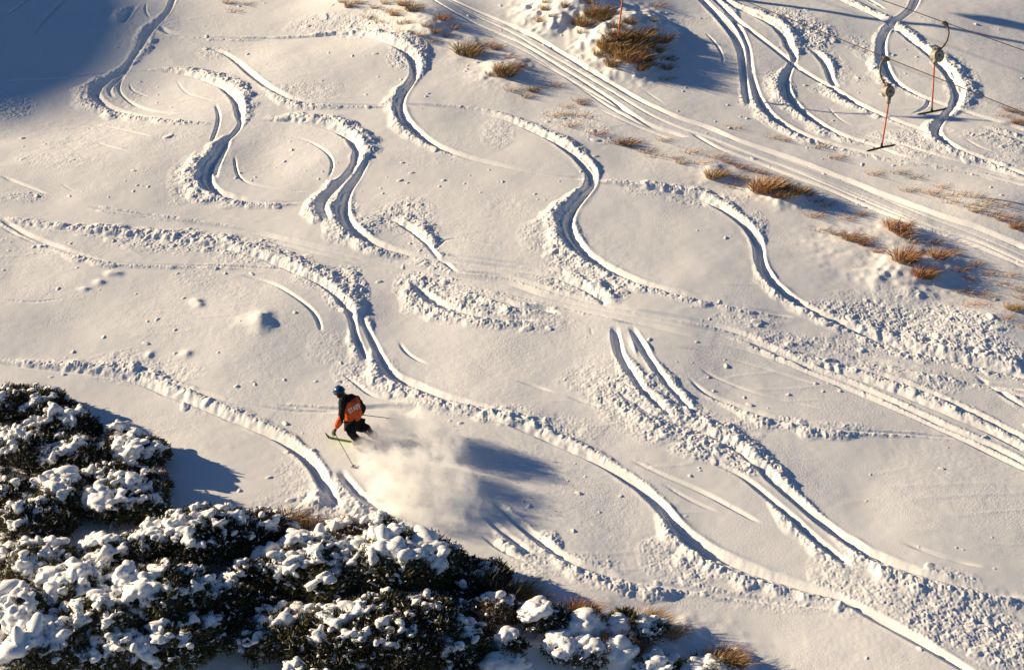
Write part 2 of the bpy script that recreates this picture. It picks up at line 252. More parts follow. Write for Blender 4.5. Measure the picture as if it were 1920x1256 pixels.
# free patches of broken snow: x, y, radius x px, radius y px, strength
PATCH = [(20,200,40,28,.8),(255,65,60,35,.35),(225,190,50,35,.3),(355,335,35,45,.6),(600,45,60,18,.5),(690,50,70,25,.6),(770,100,40,25,.8),
 (560,175,70,25,.4),(400,100,30,14,.5),(300,50,40,20,.4),(620,395,50,28,1.),(660,430,50,25,.8),(760,405,60,28,.6),(800,440,25,25,.6),(810,495,40,25,.6),
 (320,455,110,18,.6),(460,475,80,25,.6),(650,545,40,38,1.),(610,520,60,20,.6),(690,700,70,28,.6),(620,650,50,30,.25),(250,690,90,25,.5),(330,700,60,14,.4),(390,760,50,12,.3),(280,710,60,10,.5),
 (800,540,60,30,1.),(870,575,90,25,.9),(980,605,100,16,.4),(1080,520,80,30,.6),(1130,540,50,28,.9),(1060,460,40,40,.7),(1010,440,40,30,.4),(960,390,60,25,.15),
 (1230,240,0,0,0),(1070,225,60,22,.35),(1120,250,30,20,.35),(930,250,30,25,.35),(1330,375,70,16,.5),(1420,420,18,25,.5),(1210,355,50,12,.3),
 (1640,600,110,30,.75),(1760,610,120,30,.8),(1850,650,60,22,.9),(1700,640,90,22,.6),(1400,600,60,15,.35),(1480,640,80,16,.5),(1610,660,80,16,.5),(1560,650,90,20,.4),
 (1180,740,80,40,.7),(1250,790,90,30,.8),(1130,700,60,30,.4),(1090,710,50,20,.4),(1330,830,70,28,1.),(1390,860,50,25,1.),(1060,800,70,20,.4),(960,775,60,16,.5),(820,760,80,14,.6),(750,735,40,14,.7),
 (1440,795,80,12,.6),(1560,1075,50,30,.6),(1300,1060,70,22,.7),(1240,1050,50,28,.5),(1680,1120,130,30,.6),(1800,1170,110,36,.8),(1880,1210,70,36,.75),(1760,1090,80,20,.6),(1480,1130,120,14,.4),(1590,1115,50,18,.6),
 (1100,1060,90,20,.5),(1000,1040,50,30,.5),(1030,1020,25,18,.8),(600,945,60,35,.7),(660,960,60,25,.6),(560,900,40,40,.3),(520,950,50,20,.3),(720,985,50,12,.3),
 (1520,60,40,35,.9),(1490,30,40,25,.6),(1440,40,0,0,0),(1570,130,30,30,.4),(1620,90,30,25,.5),(1610,150,20,12,.4),(1800,150,35,50,.6),(1460,165,28,30,.8),(1410,190,25,18,.6),(1700,260,60,20,.6),(1750,280,70,20,.5),(1860,300,50,15,.4),(1550,170,30,12,.5),(1740,45,20,10,.3),(1860,255,60,14,.5),(1890,275,40,14,.5),(1350,25,30,20,.3),
 (100,300,80,18,.25),(210,240,90,14,.22),(330,255,60,16,.25),(140,270,60,20,.2),(450,300,0,0,0),(800,290,100,35,.12),(370,520,50,25,.25),(440,545,60,20,.15),(1650,1000,0,0,0),(120,540,80,20,.12),
 (70,470,60,12,.2),(40,370,40,10,.4),(1650,690,80,16,.5),(1760,720,60,16,.5),(1560,800,80,8,.4),(1900,670,50,14,.8),(830,990,60,10,.3),(1690,555,70,16,.25),(1600,560,50,14,.25)]

CX0, CX1, CY0, CY1, DX = -19.5, 19.5, -13.2, 21.0, 0.0205
gx = np.arange(CX0, CX1, DX); gy = np.arange(CY0, CY1, 0.022)
def grow(s, n, k):
    out = []; v = 0; st = s
    for _ in range(n):
        st *= k; v += st; out.append(v)
    return np.array(out)
g_ = grow(DX, 92, 1.105)
GX = np.concatenate([CX0 - g_[::-1], gx, gx[-1] + g_]); GY = np.concatenate([CY0 - g_[::-1], gy, gy[-1] + g_])
nX, nY = len(GX), len(GY)
MX, MY = np.meshgrid(GX.astype(np.float32), GY.astype(np.float32))
H0 = base(MX, MY).astype(np.float32)

X, Y = MX[92:92 + len(gy), 92:92 + len(gx)], MY[92:92 + len(gy), 92:92 + len(gx)]
NEG = np.zeros_like(X); POS = np.zeros_like(X); DEB = np.zeros_like(X); SUP = np.zeros_like(X)
DY = 0.022
def catmull(P, n=8):
    P = np.array(P, float)
    Q = np.vstack([2 * P[0] - P[1], P, 2 * P[-1] - P[-2]])
    out = []
    for i in range(1, len(Q) - 2):
        p0, p1, p2, p3 = Q[i - 1], Q[i], Q[i + 1], Q[i + 2]
        for k in range(n):
            t = k / n
            a = 0.5 * (2 * p1 + (p2 - p0) * t + (2 * p0 - 5 * p1 + 4 * p2 - p3) * t * t + (3 * p1 - p0 - 3 * p2 + p3) * t ** 3)
            a[2:] = p1[2:] * (1 - t) + p2[2:] * t
            out.append(a)
    out.append(Q[-2])
    return np.array(out)
wob1 = vnoise(X, Y, .33, 21); wob2 = vnoise(X, Y, .11, 22); wob3 = vnoise(X, Y, .85, 23)
for ti, tr in enumerate(TR):
    cur = [0, 0, .05, .05]; pts = []
    for p in tr:
        for k, v in enumerate(p[2:]):
            cur[k] = v
        w0 = cur[2]; dd_ = cur[3]
        pts.append(list(p[:2]) + [cur[0], cur[1], w0 if w0 < .1 else .1 + (w0 - .1) * .5, dd_ * (1.35 if abs(dd_) < .07 else .95)])
    A = catmull(pts)
    x, y, z = ground(A[:, 0], A[:, 1])
    P = np.column_stack([x, y, A[:, 2:]])
    # length along, taper at both ends
    seg = np.hypot(np.diff(x), np.diff(y)); L = np.concatenate([[0], np.cumsum(seg)])
    n = max(4, int(L[-1] / 0.09))
    tt = np.linspace(0, L[-1], n)
    P = np.column_stack([np.interp(tt, L, P[:, k]) for k in range(P.shape[1])])
    for _ in range(6):
        P[1:-1] = .25 * P[:-2] + .5 * P[1:-1] + .25 * P[2:]
    m = 1.1
    ix0 = max(0, int((P[:, 0].min() - m - CX0) / DX)); ix1 = min(len(gx), int((P[:, 0].max() + m - CX0) / DX))
    iy0 = max(0, int((P[:, 1].min() - m - CY0) / DY)); iy1 = min(len(gy), int((P[:, 1].max() + m - CY0) / DY))
    if ix1 <= ix0 or iy1 <= iy0:
        continue
    D = np.full((iy1 - iy0, ix1 - ix0), 9., np.float32); S = np.zeros_like(D); T = np.zeros_like(D)
    for i in range(n - 1):
        a, b = P[i, :2], P[i + 1, :2]
        d = b - a; l = math.hypot(*d) + 1e-9
        rch = max(.15, 1.6 * max(P[i, 4], P[i + 1, 4]) + max(P[i, 2], P[i, 3], P[i + 1, 2], P[i + 1, 3]) * 1.15 + .08)
        jx0 = max(ix0, int((min(a[0], b[0]) - rch - CX0) / DX)); jx1 = min(ix1, int((max(a[0], b[0]) + rch - CX0) / DX) + 1)
        jy0 = max(iy0, int((min(a[1], b[1]) - rch - CY0) / DY)); jy1 = min(iy1, int((max(a[1], b[1]) + rch - CY0) / DY) + 1)
        if jx1 <= jx0 or jy1 <= jy0:
            continue
        xx = gx[jx0:jx1][None, :] - a[0]; yy = gy[jy0:jy1][:, None] - a[1]
        t = np.clip((xx * d[0] + yy * d[1]) / (l * l), 0, 1)
        ex = xx - t * d[0]; ey = yy - t * d[1]
        dd = np.sqrt(ex * ex + ey * ey)
        sl = (slice(jy0 - iy0, jy1 - iy0), slice(jx0 - ix0, jx1 - ix0))
        mk = dd < D[sl]
        side = np.where(d[0] * yy - d[1] * xx > 0, 1.0, -1.0)
        D[sl] = np.where(mk, dd, D[sl]); S[sl] = np.where(mk, dd * side, S[sl]); T[sl] = np.where(mk, (i + t), T[sl])
    ok = D < 8
    idx = np.arange(n)
    f = lambda k: np.interp(T, idx, P[:, k]).astype(np.float32)
    bl, br, w, dep = f(2), f(3), f(4), f(5)
    env = np.minimum(sstep(-.5, 5, T), sstep(-.5, 5, n - 1 - T)).astype(np.float32)
    gs = (slice(iy0, iy1), slice(ix0, ix1))
    w_ = w * (1 + .10 * wob1[gs])
    rough = np.clip((bl + br) * 2, 0, 1)
    s = S + .012 * wob2[gs] * rough + .02 * wob1[gs] * rough
    # symmetric trench
    edge = 1 - sstep(.62, 1.08, np.abs(s) / np.maximum(w_, .01))
    step = .18 * np.exp(-((s + .2 * w_) / (.16 * w_ + .01)) ** 2) * (w > .1)
    sym = -dep * edge * (.92 - step) * env * (1 + .12 * wob3[gs])
    lip = .14 * np.abs(dep) * np.exp(-((np.abs(s) - 1.12 * w_) / (.28 * w_ + .02)) ** 2) * env * (.6 + .5 * wob1[gs])
    # turning track: steep clean wall on the inside, floor ramping up to a low broken bank outside
    lean = np.clip((bl - br) / .12, -1, 1)
    la = np.abs(lean)
    bw = np.maximum(bl, br) * (1 + .22 * wob1[gs] + .15 * wob3[gs])
    x_ = s * np.where(lean >= 0, 1, -1) + w_
    Wr = 2 * w_ + .20 * bw
    hb = np.minimum(.10 * bw, .05) * (1 + .15 * wob1[gs]) + .05 * np.abs(dep)
    wall = .5 * w_ + .03
    xr = np.clip((x_ - wall) / np.maximum(Wr - wall, .02), 0, 1)
    asym = np.where(x_ < 0, 0, np.where(x_ < wall, -dep * sstep(0, 1, x_ / wall), -dep + (dep + hb) * xr ** .95 + .30 * dep * np.exp(-((xr - .42) / .13) ** 2) * sstep(.13, .17, w_) * (1 + .5 * wob1[gs]) + .03 * wob2[gs] * sstep(.1, .3, bw) * np.sin(np.pi * xr)))
    asym = np.where(x_ > Wr, hb * (1 - sstep(0, 1, (x_ - Wr) / (.95 * bw + .03))), asym)
    asym = asym * env
    hgt = sym * (1 - la) + asym * la
    trench = np.minimum(hgt, 0)
    pos = np.maximum(np.maximum(hgt, 0), lip * (1 - la * (x_ > 0)))
    deb = np.zeros_like(D)
    for bwd, sd in ((bl, 1), (br, -1)):
        u = (s * sd - w_ * .35) / np.maximum(w_ * .65 + bwd * (1 + .25 * wob1[gs] + .2 * wob3[gs]), .02)
        if True:
            small = np.minimum(.12 * bwd, .035) * env * np.minimum(1, bwd * 9) * (1 - la) * np.clip(1 - np.abs(u - .6) * 2.2, 0, 1)
            pos = np.maximum(pos, small)
        dm = np.clip(np.minimum(u * 3, (1.12 - u) * 2.2), 0, 1) * np.clip((bwd - .03) * 12, 0, 1) * env
        dm = dm * np.minimum(1, .35 + bwd * 1.6)
        deb = np.maximum(deb, dm)
    trench = np.where(ok, trench, 0); pos = np.where(ok, pos, 0); deb = np.where(ok, deb, 0)
    NEG[gs] = np.minimum(NEG[gs], np.minimum(trench, 0)); POS[gs] = np.maximum(POS[gs], np.maximum(pos, np.maximum(trench, 0)))
    DEB[gs] = np.maximum(DEB[gs], deb)
    inner = edge * (np.maximum(bl, br) < .5) * sstep(.04, .1, dep) * env
    SUP[gs] = np.maximum(SUP[gs], np.where(ok, inner, 0))
for (px, py, rx, ry, st) in PATCH:
    if not st: continue
    a, b, _ = ground(px, py); s_ = FPX / (math.hypot(b - CAM[1], CAM[2]))
    rx_ = rx / s_; ry_ = ry / s_ / .5
    q = ((X - a) / rx_) ** 2 + ((Y - b) / ry_) ** 2 + .45 * wob3 + .25 * wob1
    DEB = np.maximum(DEB, st * np.clip(1.25 - q, 0, 1) ** .7)
def blur(A, n):
    for _ in range(n):
        A[1:-1] = .25 * A[:-2] + .5 * A[1:-1] + .25 * A[2:]
        A[:, 1:-1] = .25 * A[:, :-2] + .5 * A[:, 1:-1] + .25 * A[:, 2:]
    return A
NEG = blur(NEG, 2); POS = blur(POS, 2)
DEB *= (1 - .9 * SUP)
# lumps of broken snow
LUMP = np.zeros_like(X)
def stamp(xs, ys, rs, hs):
    for a, b, r, h, th, asp, sq in zip(xs, ys, rs, hs, rng.random(len(xs)) * 6.28, 1 + rng.random(len(xs)) * .9, rng.random(len(xs))):
        R_ = r * asp
        j0 = int((a - R_ - CX0) / DX); j1 = int((a + R_ - CX0) / DX) + 2
        i0 = int((b - R_ - CY0) / DY); i1 = int((b + R_ - CY0) / DY) + 2
        if j0 < 0 or i0 < 0 or j1 >= len(gx) or i1 >= len(gy): continue
        xx = gx[j0:j1][None, :] - a; yy = gy[i0:i1][:, None] - b
        c, s = math.cos(th), math.sin(th)
        u = (xx * c + yy * s) / (r * asp); v = (-xx * s + yy * c) / r
        q = np.abs(u) ** (2 + sq) + np.abs(v) ** (2 + sq)
        tilt = 1 + .4 * u
        z = h * np.minimum(np.sqrt(np.clip(1 - q, 0, 1)) * tilt, .55 + .5 * v + .3 * sq)
        LUMP[i0:i1, j0:j1] = np.maximum(LUMP[i0:i1, j0:j1], z)
def sample(F, a, b):
    return F[np.clip(((b - CY0) / DY).astype(int), 0, len(gy) - 1), np.clip(((a - CX0) / DX).astype(int), 0, len(gx) - 1)]
nc = 1000000
ca = rng.uniform(CX0, CX1, nc); cb = rng.uniform(CY0, CY1, nc)
m_ = sample(DEB, ca, cb)
keep = rng.random(nc) < m_ ** 1.3 * 1.0
ca, cb, m_ = ca[keep], cb[keep], m_[keep]
rr = .013 + .012 * rng.random(len(ca)) + .045 * rng.random(len(ca)) ** 14 * m_
stamp(ca, cb, rr, rr * (.18 + .66 * rng.random(len(ca)) ** 1.5) * np.clip(.25 + .8 * m_, 0, 1.))
sl_ = rng.random(len(ca)) < .010 * m_
ra_ = rng.uniform(.05, .11, sl_.sum())
stamp(ca[sl_], cb[sl_], ra_, ra_ * rng.uniform(.25, .5, len(ra_)))
# stray crumbs all over
ns = 1500
ca = rng.uniform(CX0, CX1, ns); cb = rng.uniform(CY0, CY1, ns)
k_ = vnoise(ca, cb, 2.2, 31) + .5 * vnoise(ca, cb, .7, 32) > -.05
ca, cb = ca[k_], cb[k_]
rr = .02 + .03 * rng.random(len(ca)) ** 2
stamp(ca, cb, rr, rr * .7)
NEGs = NEG * (1 + .06 * wob2 * (DEB > .2))
CORE = NEGs + POS * (1 - sstep(.02, .10, -NEG)) + LUMP + .035 * DEB * (.5 + .5 * wob1) * (1 - SUP)
CORE += .004 * vnoise(X, Y, .5, 41) + .0022 * vnoise(X, Y, .19, 42) + .0018 * vnoise(X, Y, .075, 43) * sstep(-.5, .6, vnoise(X, Y, 2.7, 49))
CORE += DEB * (.016 * vnoise(X, Y, .14, 44) + .012 * (1 - 2 * np.abs(vnoise(X, Y, .07, 45))) + .005 * vnoise(X, Y, .04, 46))
# wind crust ripples, low and streaky
wr = np.abs(vnoise(X * .45 + Y * .5, Y * 1.3 - X * .15, .7, 47))
CORE += .022 * np.clip(.25 - wr, 0, 1) * sstep(-.1, .5, vnoise(X, Y, 3.5, 48))
Hm = H0.copy()
Hm[92:92 + len(gy), 92:92 + len(gx)] += CORE.astype(np.float32)
def Hs(x, y):
    """height of the finished snow surface"""
    fi = (y - CY0) / DY; fj = (x - CX0) / DX
    if 0 <= fi < len(gy) - 1 and 0 <= fj < len(gx) - 1:
        i, j = int(fi), int(fj); u, v = fj - j, fi - i
        B = Hm[92 + i:94 + i, 92 + j:94 + j]
        return float((B[0, 0] * (1 - u) + B[0, 1] * u) * (1 - v) + (B[1, 0] * (1 - u) + B[1, 1] * u) * v)
    return float(base(np.float64(x), np.float64(y)))
def on_snow(px, py):
    x, y, z = ground(px, py)
    return Vector((float(x), float(y), Hs(float(x), float(y))))

# ------------------------------------------------------------------ materials
def mat(name, col, rough=.7, spec=.3, metal=0, **kw):
    m = bpy.data.materials.new(name); m.use_nodes = True
    b = m.node_tree.nodes['Principled BSDF']
    b.inputs['Base Color'].default_value = (*col, 1); b.inputs['Roughness'].default_value = rough
    b.inputs['Specular IOR Level'].default_value = spec; b.inputs['Metallic'].default_value = metal
    return m
def vary(m, col2, scale=8., detail=4., lo=.35, hi=.65, bump=0, coord='Object'):
    nt = m.node_tree; n = nt.nodes; l = nt.links; b = n['Principled BSDF']
    tc = n.new('ShaderNodeTexCoord'); no = n.new('ShaderNodeTexNoise'); no.inputs['Scale'].default_value = scale; no.inputs['Detail'].default_value = detail
    l.new(tc.outputs[coord], no.inputs['Vector'])
    cr = n.new('ShaderNodeValToRGB'); cr.color_ramp.elements[0].position = lo; cr.color_ramp.elements[1].position = hi
    cr.color_ramp.elements[0].color = b.inputs['Base Color'].default_value; cr.color_ramp.elements[1].color = (*col2, 1)
    l.new(no.outputs['Fac'], cr.inputs[0]); l.new(cr.outputs[0], b.inputs['Base Color'])
    if bump:
        bp = n.new('ShaderNodeBump'); bp.inputs['Distance'].default_value = bump; bp.inputs['Strength'].default_value = .6
        l.new(no.outputs['Fac'], bp.inputs['Height']); l.new(bp.outputs[0], b.inputs['Normal'])
    return m
M = {}
M['snow'] = mat('snow', (.88, .88, .88), .75, .25)
nt = M['snow'].node_tree; n_ = nt.nodes; l_ = nt.links
tc = n_.new('ShaderNodeTexCoord')
mo = n_.new('ShaderNodeTexNoise'); mo.inputs['Scale'].default_value = .55; mo.inputs['Detail'].default_value = 4; l_.new(tc.outputs['Object'], mo.inputs['Vector'])
mm = n_.new('ShaderNodeMapRange'); mm.inputs['From Min'].default_value = .38; mm.inputs['From Max'].default_value = .62; mm.inputs['To Min'].default_value = .15; mm.inputs['To Max'].default_value = 1.0; l_.new(mo.outputs['Fac'], mm.inputs['Value'])
nz = n_.new('ShaderNodeTexNoise'); nz.inputs['Scale'].default_value = 19; nz.inputs['Detail'].default_value = 3; nz.inputs['Roughness'].default_value = .65
l_.new(tc.outputs['Object'], nz.inputs['Vector'])
bp = n_.new('ShaderNodeBump'); bp.inputs['Strength'].default_value = .8; bp.inputs['Distance'].default_value = .009
l_.new(nz.outputs['Fac'], bp.inputs['Height']); l_.new(mm.outputs[0], bp.inputs['Strength'])
l_.new(bp.outputs[0], n_['Principled BSDF'].inputs['Normal'])

def tag(o, label=None, cat=None, group=None, kind=None):
    if label: o['label'] = label
    if cat: o['category'] = cat
    if group: o['group'] = group
    if kind: o['kind'] = kind
    return o
def link(name, me, m=None, parent=None, smooth=False):
    o = bpy.data.objects.new(name, me); C.objects.link(o)
    if m is not None: me.materials.append(m)
    if smooth: me.polygons.foreach_set('use_smooth', np.ones(len(me.polygons), bool))
    if parent is not None: o.parent = parent
    return o
def np_mesh(name, V, F):
    """V (n,3), F (m,k) arrays -> mesh"""
    me = bpy.data.meshes.new(name)
    V = np.ascontiguousarray(V, np.float32); F = np.ascontiguousarray(F, np.int32); k = F.shape[1]
    me.vertices.add(len(V)); me.vertices.foreach_set('co', V.ravel())
    me.loops.add(F.size); me.loops.foreach_set('vertex_index', F.ravel())
    me.polygons.add(len(F)); me.polygons.foreach_set('loop_start', np.arange(0, F.size, k, dtype=np.int32))
    me.update(calc_edges=True)
    return me
V = np.column_stack([MX.ravel(), MY.ravel(), Hm.ravel()])
ii = (np.arange(nY - 1)[:, None] * nX + np.arange(nX - 1)[None, :]).ravel()
F = np.column_stack([ii, ii + 1, ii + nX + 1, ii + nX])
snow = link('snow_slope', np_mesh('snow_slope', V, F), M['snow'], smooth=True)
tag(snow, kind='structure')

# unseen ridge added up-sun, shaped so its shadow darkens the slope's top left
rp = ground(40, 85)
RD = 150.0
rc = (float(rp[0]) - RD * math.cos(SUN_B), float(rp[1]) + RD * math.sin(SUN_B))
rx_ = np.linspace(-62, 62, 100); ry_ = np.linspace(-80, 80, 130)
RXX, RYY = np.meshgrid(rx_, ry_)
RIDGE_H = float(rp[2]) + RD * math.tan(SUN_EL) + 1.5
ca_, sa_ = math.cos(-SUN_B), math.sin(-SUN_B)
wx = rc[0] + RXX * ca_ - RYY * sa_; wy = rc[1] + RXX * sa_ + RYY * ca_
zb = wy * SLOPE - 6
zr = zb + (RIDGE_H - (rc[1] * SLOPE - 6)) * np.exp(-(RXX / 30) ** 2 - (RYY / 33.) ** 2) + .5 * vnoise(wx, wy, 6, 61) + 1.2 * vnoise(wx, wy, 17, 62) * sstep(5, 25, np.hypot(RXX, RYY))
k = len(rx_); q = (np.arange(len(ry_) - 1)[:, None] * k + np.arange(k - 1)[None, :]).ravel()
ridge = link('shade_ridge', np_mesh('shade_ridge', np.column_stack([wx.ravel(), wy.ravel(), zr.ravel()]), np.column_stack([q, q + 1, q + k + 1, q + k])), M['snow'], smooth=True)
tag(ridge, kind='structure')
# ================================================================== vegetation
def leafmat(name, c1, c2, sc=6):
    m = mat(name, c1, .6, .25); return vary(m, c2, sc, 3, .3, .7)
M['leaf'] = leafmat('evergreen_leaf', (.06, .065, .026), (.14, .115, .05))
M['leaf_dark'] = leafmat('dark_leaf', (.030, .034, .017), (.075, .062, .032))
M['leaf_olive'] = leafmat('olive_leaf', (.09, .09, .028), (.18, .14, .05))
M['leaf_brown'] = leafmat('brown_leaf', (.09, .06, .035), (.18, .12, .065))
M['wood'] = leafmat('wood', (.05, .035, .025), (.09, .065, .045), 20)
M['grass'] = leafmat('tussock_grass', (.36, .22, .09), (.60, .43, .22), 9)
M['grass_red'] = leafmat('red_tussock', (.33, .15, .06), (.54, .30, .13), 9)
M['grass_dark'] = leafmat('dark_tussock', (.15, .09, .04), (.38, .25, .11), 9)
M['snow_soft'] = vary(mat('settled_snow', (.88, .88, .88), .7, .25), (.9, .9, .9), 14, 4, .3, .7, bump=.012)

def quads_from(P, D, L, W, curl, nseg=1, rg=rng):
    """blades: base points P, unit directions D, lengths L, widths W; curl = drop vector per blade"""
    n = len(P)
    a = rg.normal(size=(n, 3)); s = np.cross(D, a); s /= np.linalg.norm(s, axis=1)[:, None] + 1e-9
    rows = []
    for k in range(nseg + 1):
        t = k / nseg
        c = P + D * (L * t)[:, None] + curl * (L * t * t)[:, None]
        w = W * (1.0 - .75 * t) if nseg > 1 else W * (1 if k == 0 else .35)
        rows.append(c - s * w[:, None] / 2); rows.append(c + s * w[:, None] / 2)
    V = np.stack(rows, 1).reshape(-1, 3)                     # n, 2(nseg+1), 3
    m = 2 * (nseg + 1); b = (np.arange(n) * m)[:, None]
    F = np.concatenate([b + np.array([[2 * k, 2 * k + 1, 2 * k + 3, 2 * k + 2]]) for k in range(nseg)], 0)
    return V, F
def unit(v):
    return v / (np.linalg.norm(v, axis=-1, keepdims=True) + 1e-9)
ICO = bmesh.new(); bmesh.ops.create_icosphere(ICO, subdivisions=2, radius=1)
ICO_V = np.array([v.co[:] for v in ICO.verts]); ICO_F = np.array([[v.index for v in f.verts] for f in ICO.faces]); ICO.free()
def blobs_mesh(name, Cn, Rd, Ax, voxel):
    """union of ellipsoids (centres, radii (n,3), x axes) as one smooth skin"""
    n = len(Cn)
    ax = unit(Ax); up = np.array([0, 0, 1.]); ay = unit(np.cross(up, ax)); az = np.cross(ax, ay)
    V = (Cn[:, None, :] + ICO_V[None, :, 0:1] * Rd[:, None, 0:1] * ax[:, None, :] + ICO_V[None, :, 1:2] * Rd[:, None, 1:2] * ay[:, None, :]
         + ICO_V[None, :, 2:3] * Rd[:, None, 2:3] * az[:, None, :]).reshape(-1, 3)
    F = (ICO_F[None] + (np.arange(n) * len(ICO_V))[:, None, None]).reshape(-1, 3)
    me = np_mesh(name + '_raw', V, F)
    o = bpy.data.objects.new('tmp', me); C.objects.link(o)
    r = o.modifiers.new('r', 'REMESH'); r.mode = 'VOXEL'; r.voxel_size = voxel; r.use_smooth_shade = True
    s = o.modifiers.new('s', 'SMOOTH'); s.factor = .5; s.iterations = 2
    TMP.append((o, me))
    return o
TMP = []
JOBS = []   # (tmp object, final name, material, parent, location) resolved together in one depsgraph pass

def shrub(label, cx, y0, y1, rpx, snow=.6, leaf='leaf', seed=0, hcap=1.3, group=None, lsize=1., wind=0.25, name='snowy_shrub', cat='shrub', den=1., bias=.45):
    rg = np.random.default_rng(seed + 100)
    sc = 75 * (1 + (min(y1, 1300) - 628) / 2417)
    rx = rpx / sc * 1.1; ry = rx * .8
    gyp = y1 - .50 * ry * sc
    h = math.sqrt(max(.02, ((gyp - y0) / sc) ** 2 - (.5 * ry) ** 2)) / .96
    h = max(.35, min(h, hcap)); gyp = min(gyp, y0 + sc * math.sqrt((.96 * h) ** 2 + (.42 * ry) ** 2) + 4)
    top = np.array(on_snow(cx, gyp))
    root = bpy.data.objects.new(name, None); C.objects.link(root); root.location = top
    root.empty_display_size = .3
    tag(root, ' '.join(label.split()[:16]), cat, group)
    # lobes
    L = [(0, 0, h * .42, rx * .8, ry * .8, h * .52)]
    nl = 5 + int(rx * 7)
    for i in range(nl):
        a = rg.random() * 6.28; q = math.sqrt(rg.random()) * .82
        lr = min(rx, .75) * (.30 + .25 * rg.random())
        zt = h * (1 - .75 * q * q)
        L.append((rx * q * math.cos(a), ry * q * math.sin(a), zt - lr * .6, lr, lr, lr * (.7 + .3 * rg.random())))
    L = np.array(L)
    PP = []; NN = []
    for (a, b, c, r1, r2, r3) in L:
        n = int(12.6 * r1 * r2 * 105 * den)
        d = unit(rg.normal(size=(n, 3))); d = d[d[:, 2] > -.45]
        p = d * [r1, r2, r3] + [a, b, c]; nn = unit(d / [r1, r2, r3])
        PP.append(p); NN.append(nn)
    PP = np.concatenate(PP); NN = np.concatenate(NN)
    inside = np.zeros(len(PP), bool)
    for (a, b, c, r1, r2, r3) in L:
        inside |= (((PP - [a, b, c]) / [r1, r2, r3]) ** 2).sum(1) < .72
    keep = ~inside & (PP[:, 2] > -.05)
    PP, NN = PP[keep], NN[keep]
    PP = PP + NN * rg.normal(size=(len(PP), 1)) * .035
    # leaf clusters
    K = 13
    jit = rg.normal(size=(len(PP), K, 3)) * .55
    D = unit(NN[:, None, :] * .8 + np.array([wind, 0, .55]) + jit).reshape(-1, 3)
    B = (PP[:, None, :] + rg.normal(size=(len(PP), K, 3)) * .035 - NN[:, None, :] * .05 * rg.random((len(PP), K, 1))).reshape(-1, 3)
    n = len(B)
    V, F = quads_from(B, D, rg.uniform(.06, .13, n) * lsize, rg.uniform(.022, .042, n) * lsize, np.array([[0, 0, -.25]]) * np.ones((n, 1)), 1, rg)
    hz = B[:, 2] / max(h, .1); fr = rg.random(n) < np.clip(.03 + .12 * snow * (D[:, 2] - .5 * D[:, 0]) * (hz > .2), .01, .25)
    fo = link('foliage', np_mesh('foliage', V, F[~fr]), M[leaf], root)
    link('frosted_leaves', np_mesh('frosted_leaves', V, F[fr]), M['snow_soft'], root)
    # stems: from the base to the lobes
    bm = bmesh.new()
    for (a, b, c, r1, r2, r3) in L[:14]:
        tube(bm, [(a * .15, b * .15, -.15), (a * .6, b * .6, c * .5), (a, b, c + r3 * .6)], [.03, .022, .01], 5)
    me = bpy.data.meshes.new('stem'); bm.to_mesh(me); bm.free(); link('stem', me, M['wood'], root)
    # snow pillows
    nz = vnoise(PP[:, 0] + seed * 3.1, PP[:, 1] + PP[:, 2] * .6, .30, 70) * .6 + vnoise(PP[:, 0] + seed, PP[:, 1] + PP[:, 2], .11, 71) * .45
    score = NN[:, 2] * .9 - NN[:, 0] * bias - NN[:, 1] * .1 + nz + .25 * (PP[:, 2] / max(h, .1) - .6)
    th = np.quantile(score, 1 - snow * (.36 if 'dark' in leaf else .44))
    idx = np.where(score > th)[0]
    idx = rg.permutation(idx)[:int(60 + 230 * rx * ry * 3.14 * min(1, snow + .3))]
    small = rg.permutation(np.where((score > th - 1.0) & (score <= th))[0])[:int(60 + 120 * rx * ry)]
    k1, k2 = len(idx), len(small)
    ii_ = np.concatenate([idx, small])
    if len(ii_):
        r = np.concatenate([rg.uniform(.04, .085, k1) + .14 * rg.random(k1) ** 3 * (score[idx] - th), rg.uniform(.02, .045, k2)])
        Cn = PP[ii_] + NN[ii_] * (r * .35)[:, None] + [0, 0, .01]
        ax = unit(np.column_stack([-NN[ii_, 2] * .3 + rg.normal(size=len(ii_)) * .8, rg.normal(size=len(ii_)) * .6 - .3, -.25 + .5 * rg.normal(size=len(ii_)) * .5]))
        Rd = np.column_stack([r * rg.uniform(1.1, 1.9, len(r)), r * rg.uniform(.8, 1.1, len(r)), r * rg.uniform(.55, .8, len(r))])
        o = blobs_mesh('snow_cap', Cn, Rd, ax, .022 if rx < .9 else .027)
        JOBS.append((o, 'snow_cap', M['snow_soft'], root))
    return root
def tube(bm, pts, rad, n=8, cap=True):
    pts = [Vector(p) for p in pts]; rings = []
    ref = None
    for i, p in enumerate(pts):
        d = (pts[min(i + 1, len(pts) - 1)] - pts[max(i - 1, 0)]).normalized()
        if ref is None:
            ref = d.orthogonal().normalized()
        ref = (ref - d * ref.dot(d)).normalized(); b = d.cross(ref)
        r = rad[i] if hasattr(rad, '__len__') else rad
        rings.append([bm.verts.new(p + (ref * math.cos(2 * math.pi * k / n) + b * math.sin(2 * math.pi * k / n)) * r) for k in range(n)])
    for a, b in zip(rings, rings[1:]):
        for k in range(n):
            bm.faces.new((a[k], a[(k + 1) % n], b[(k + 1) % n], b[k]))
    if cap:
        bm.faces.new(rings[0][::-1]); bm.faces.new(rings[-1])
    return rings

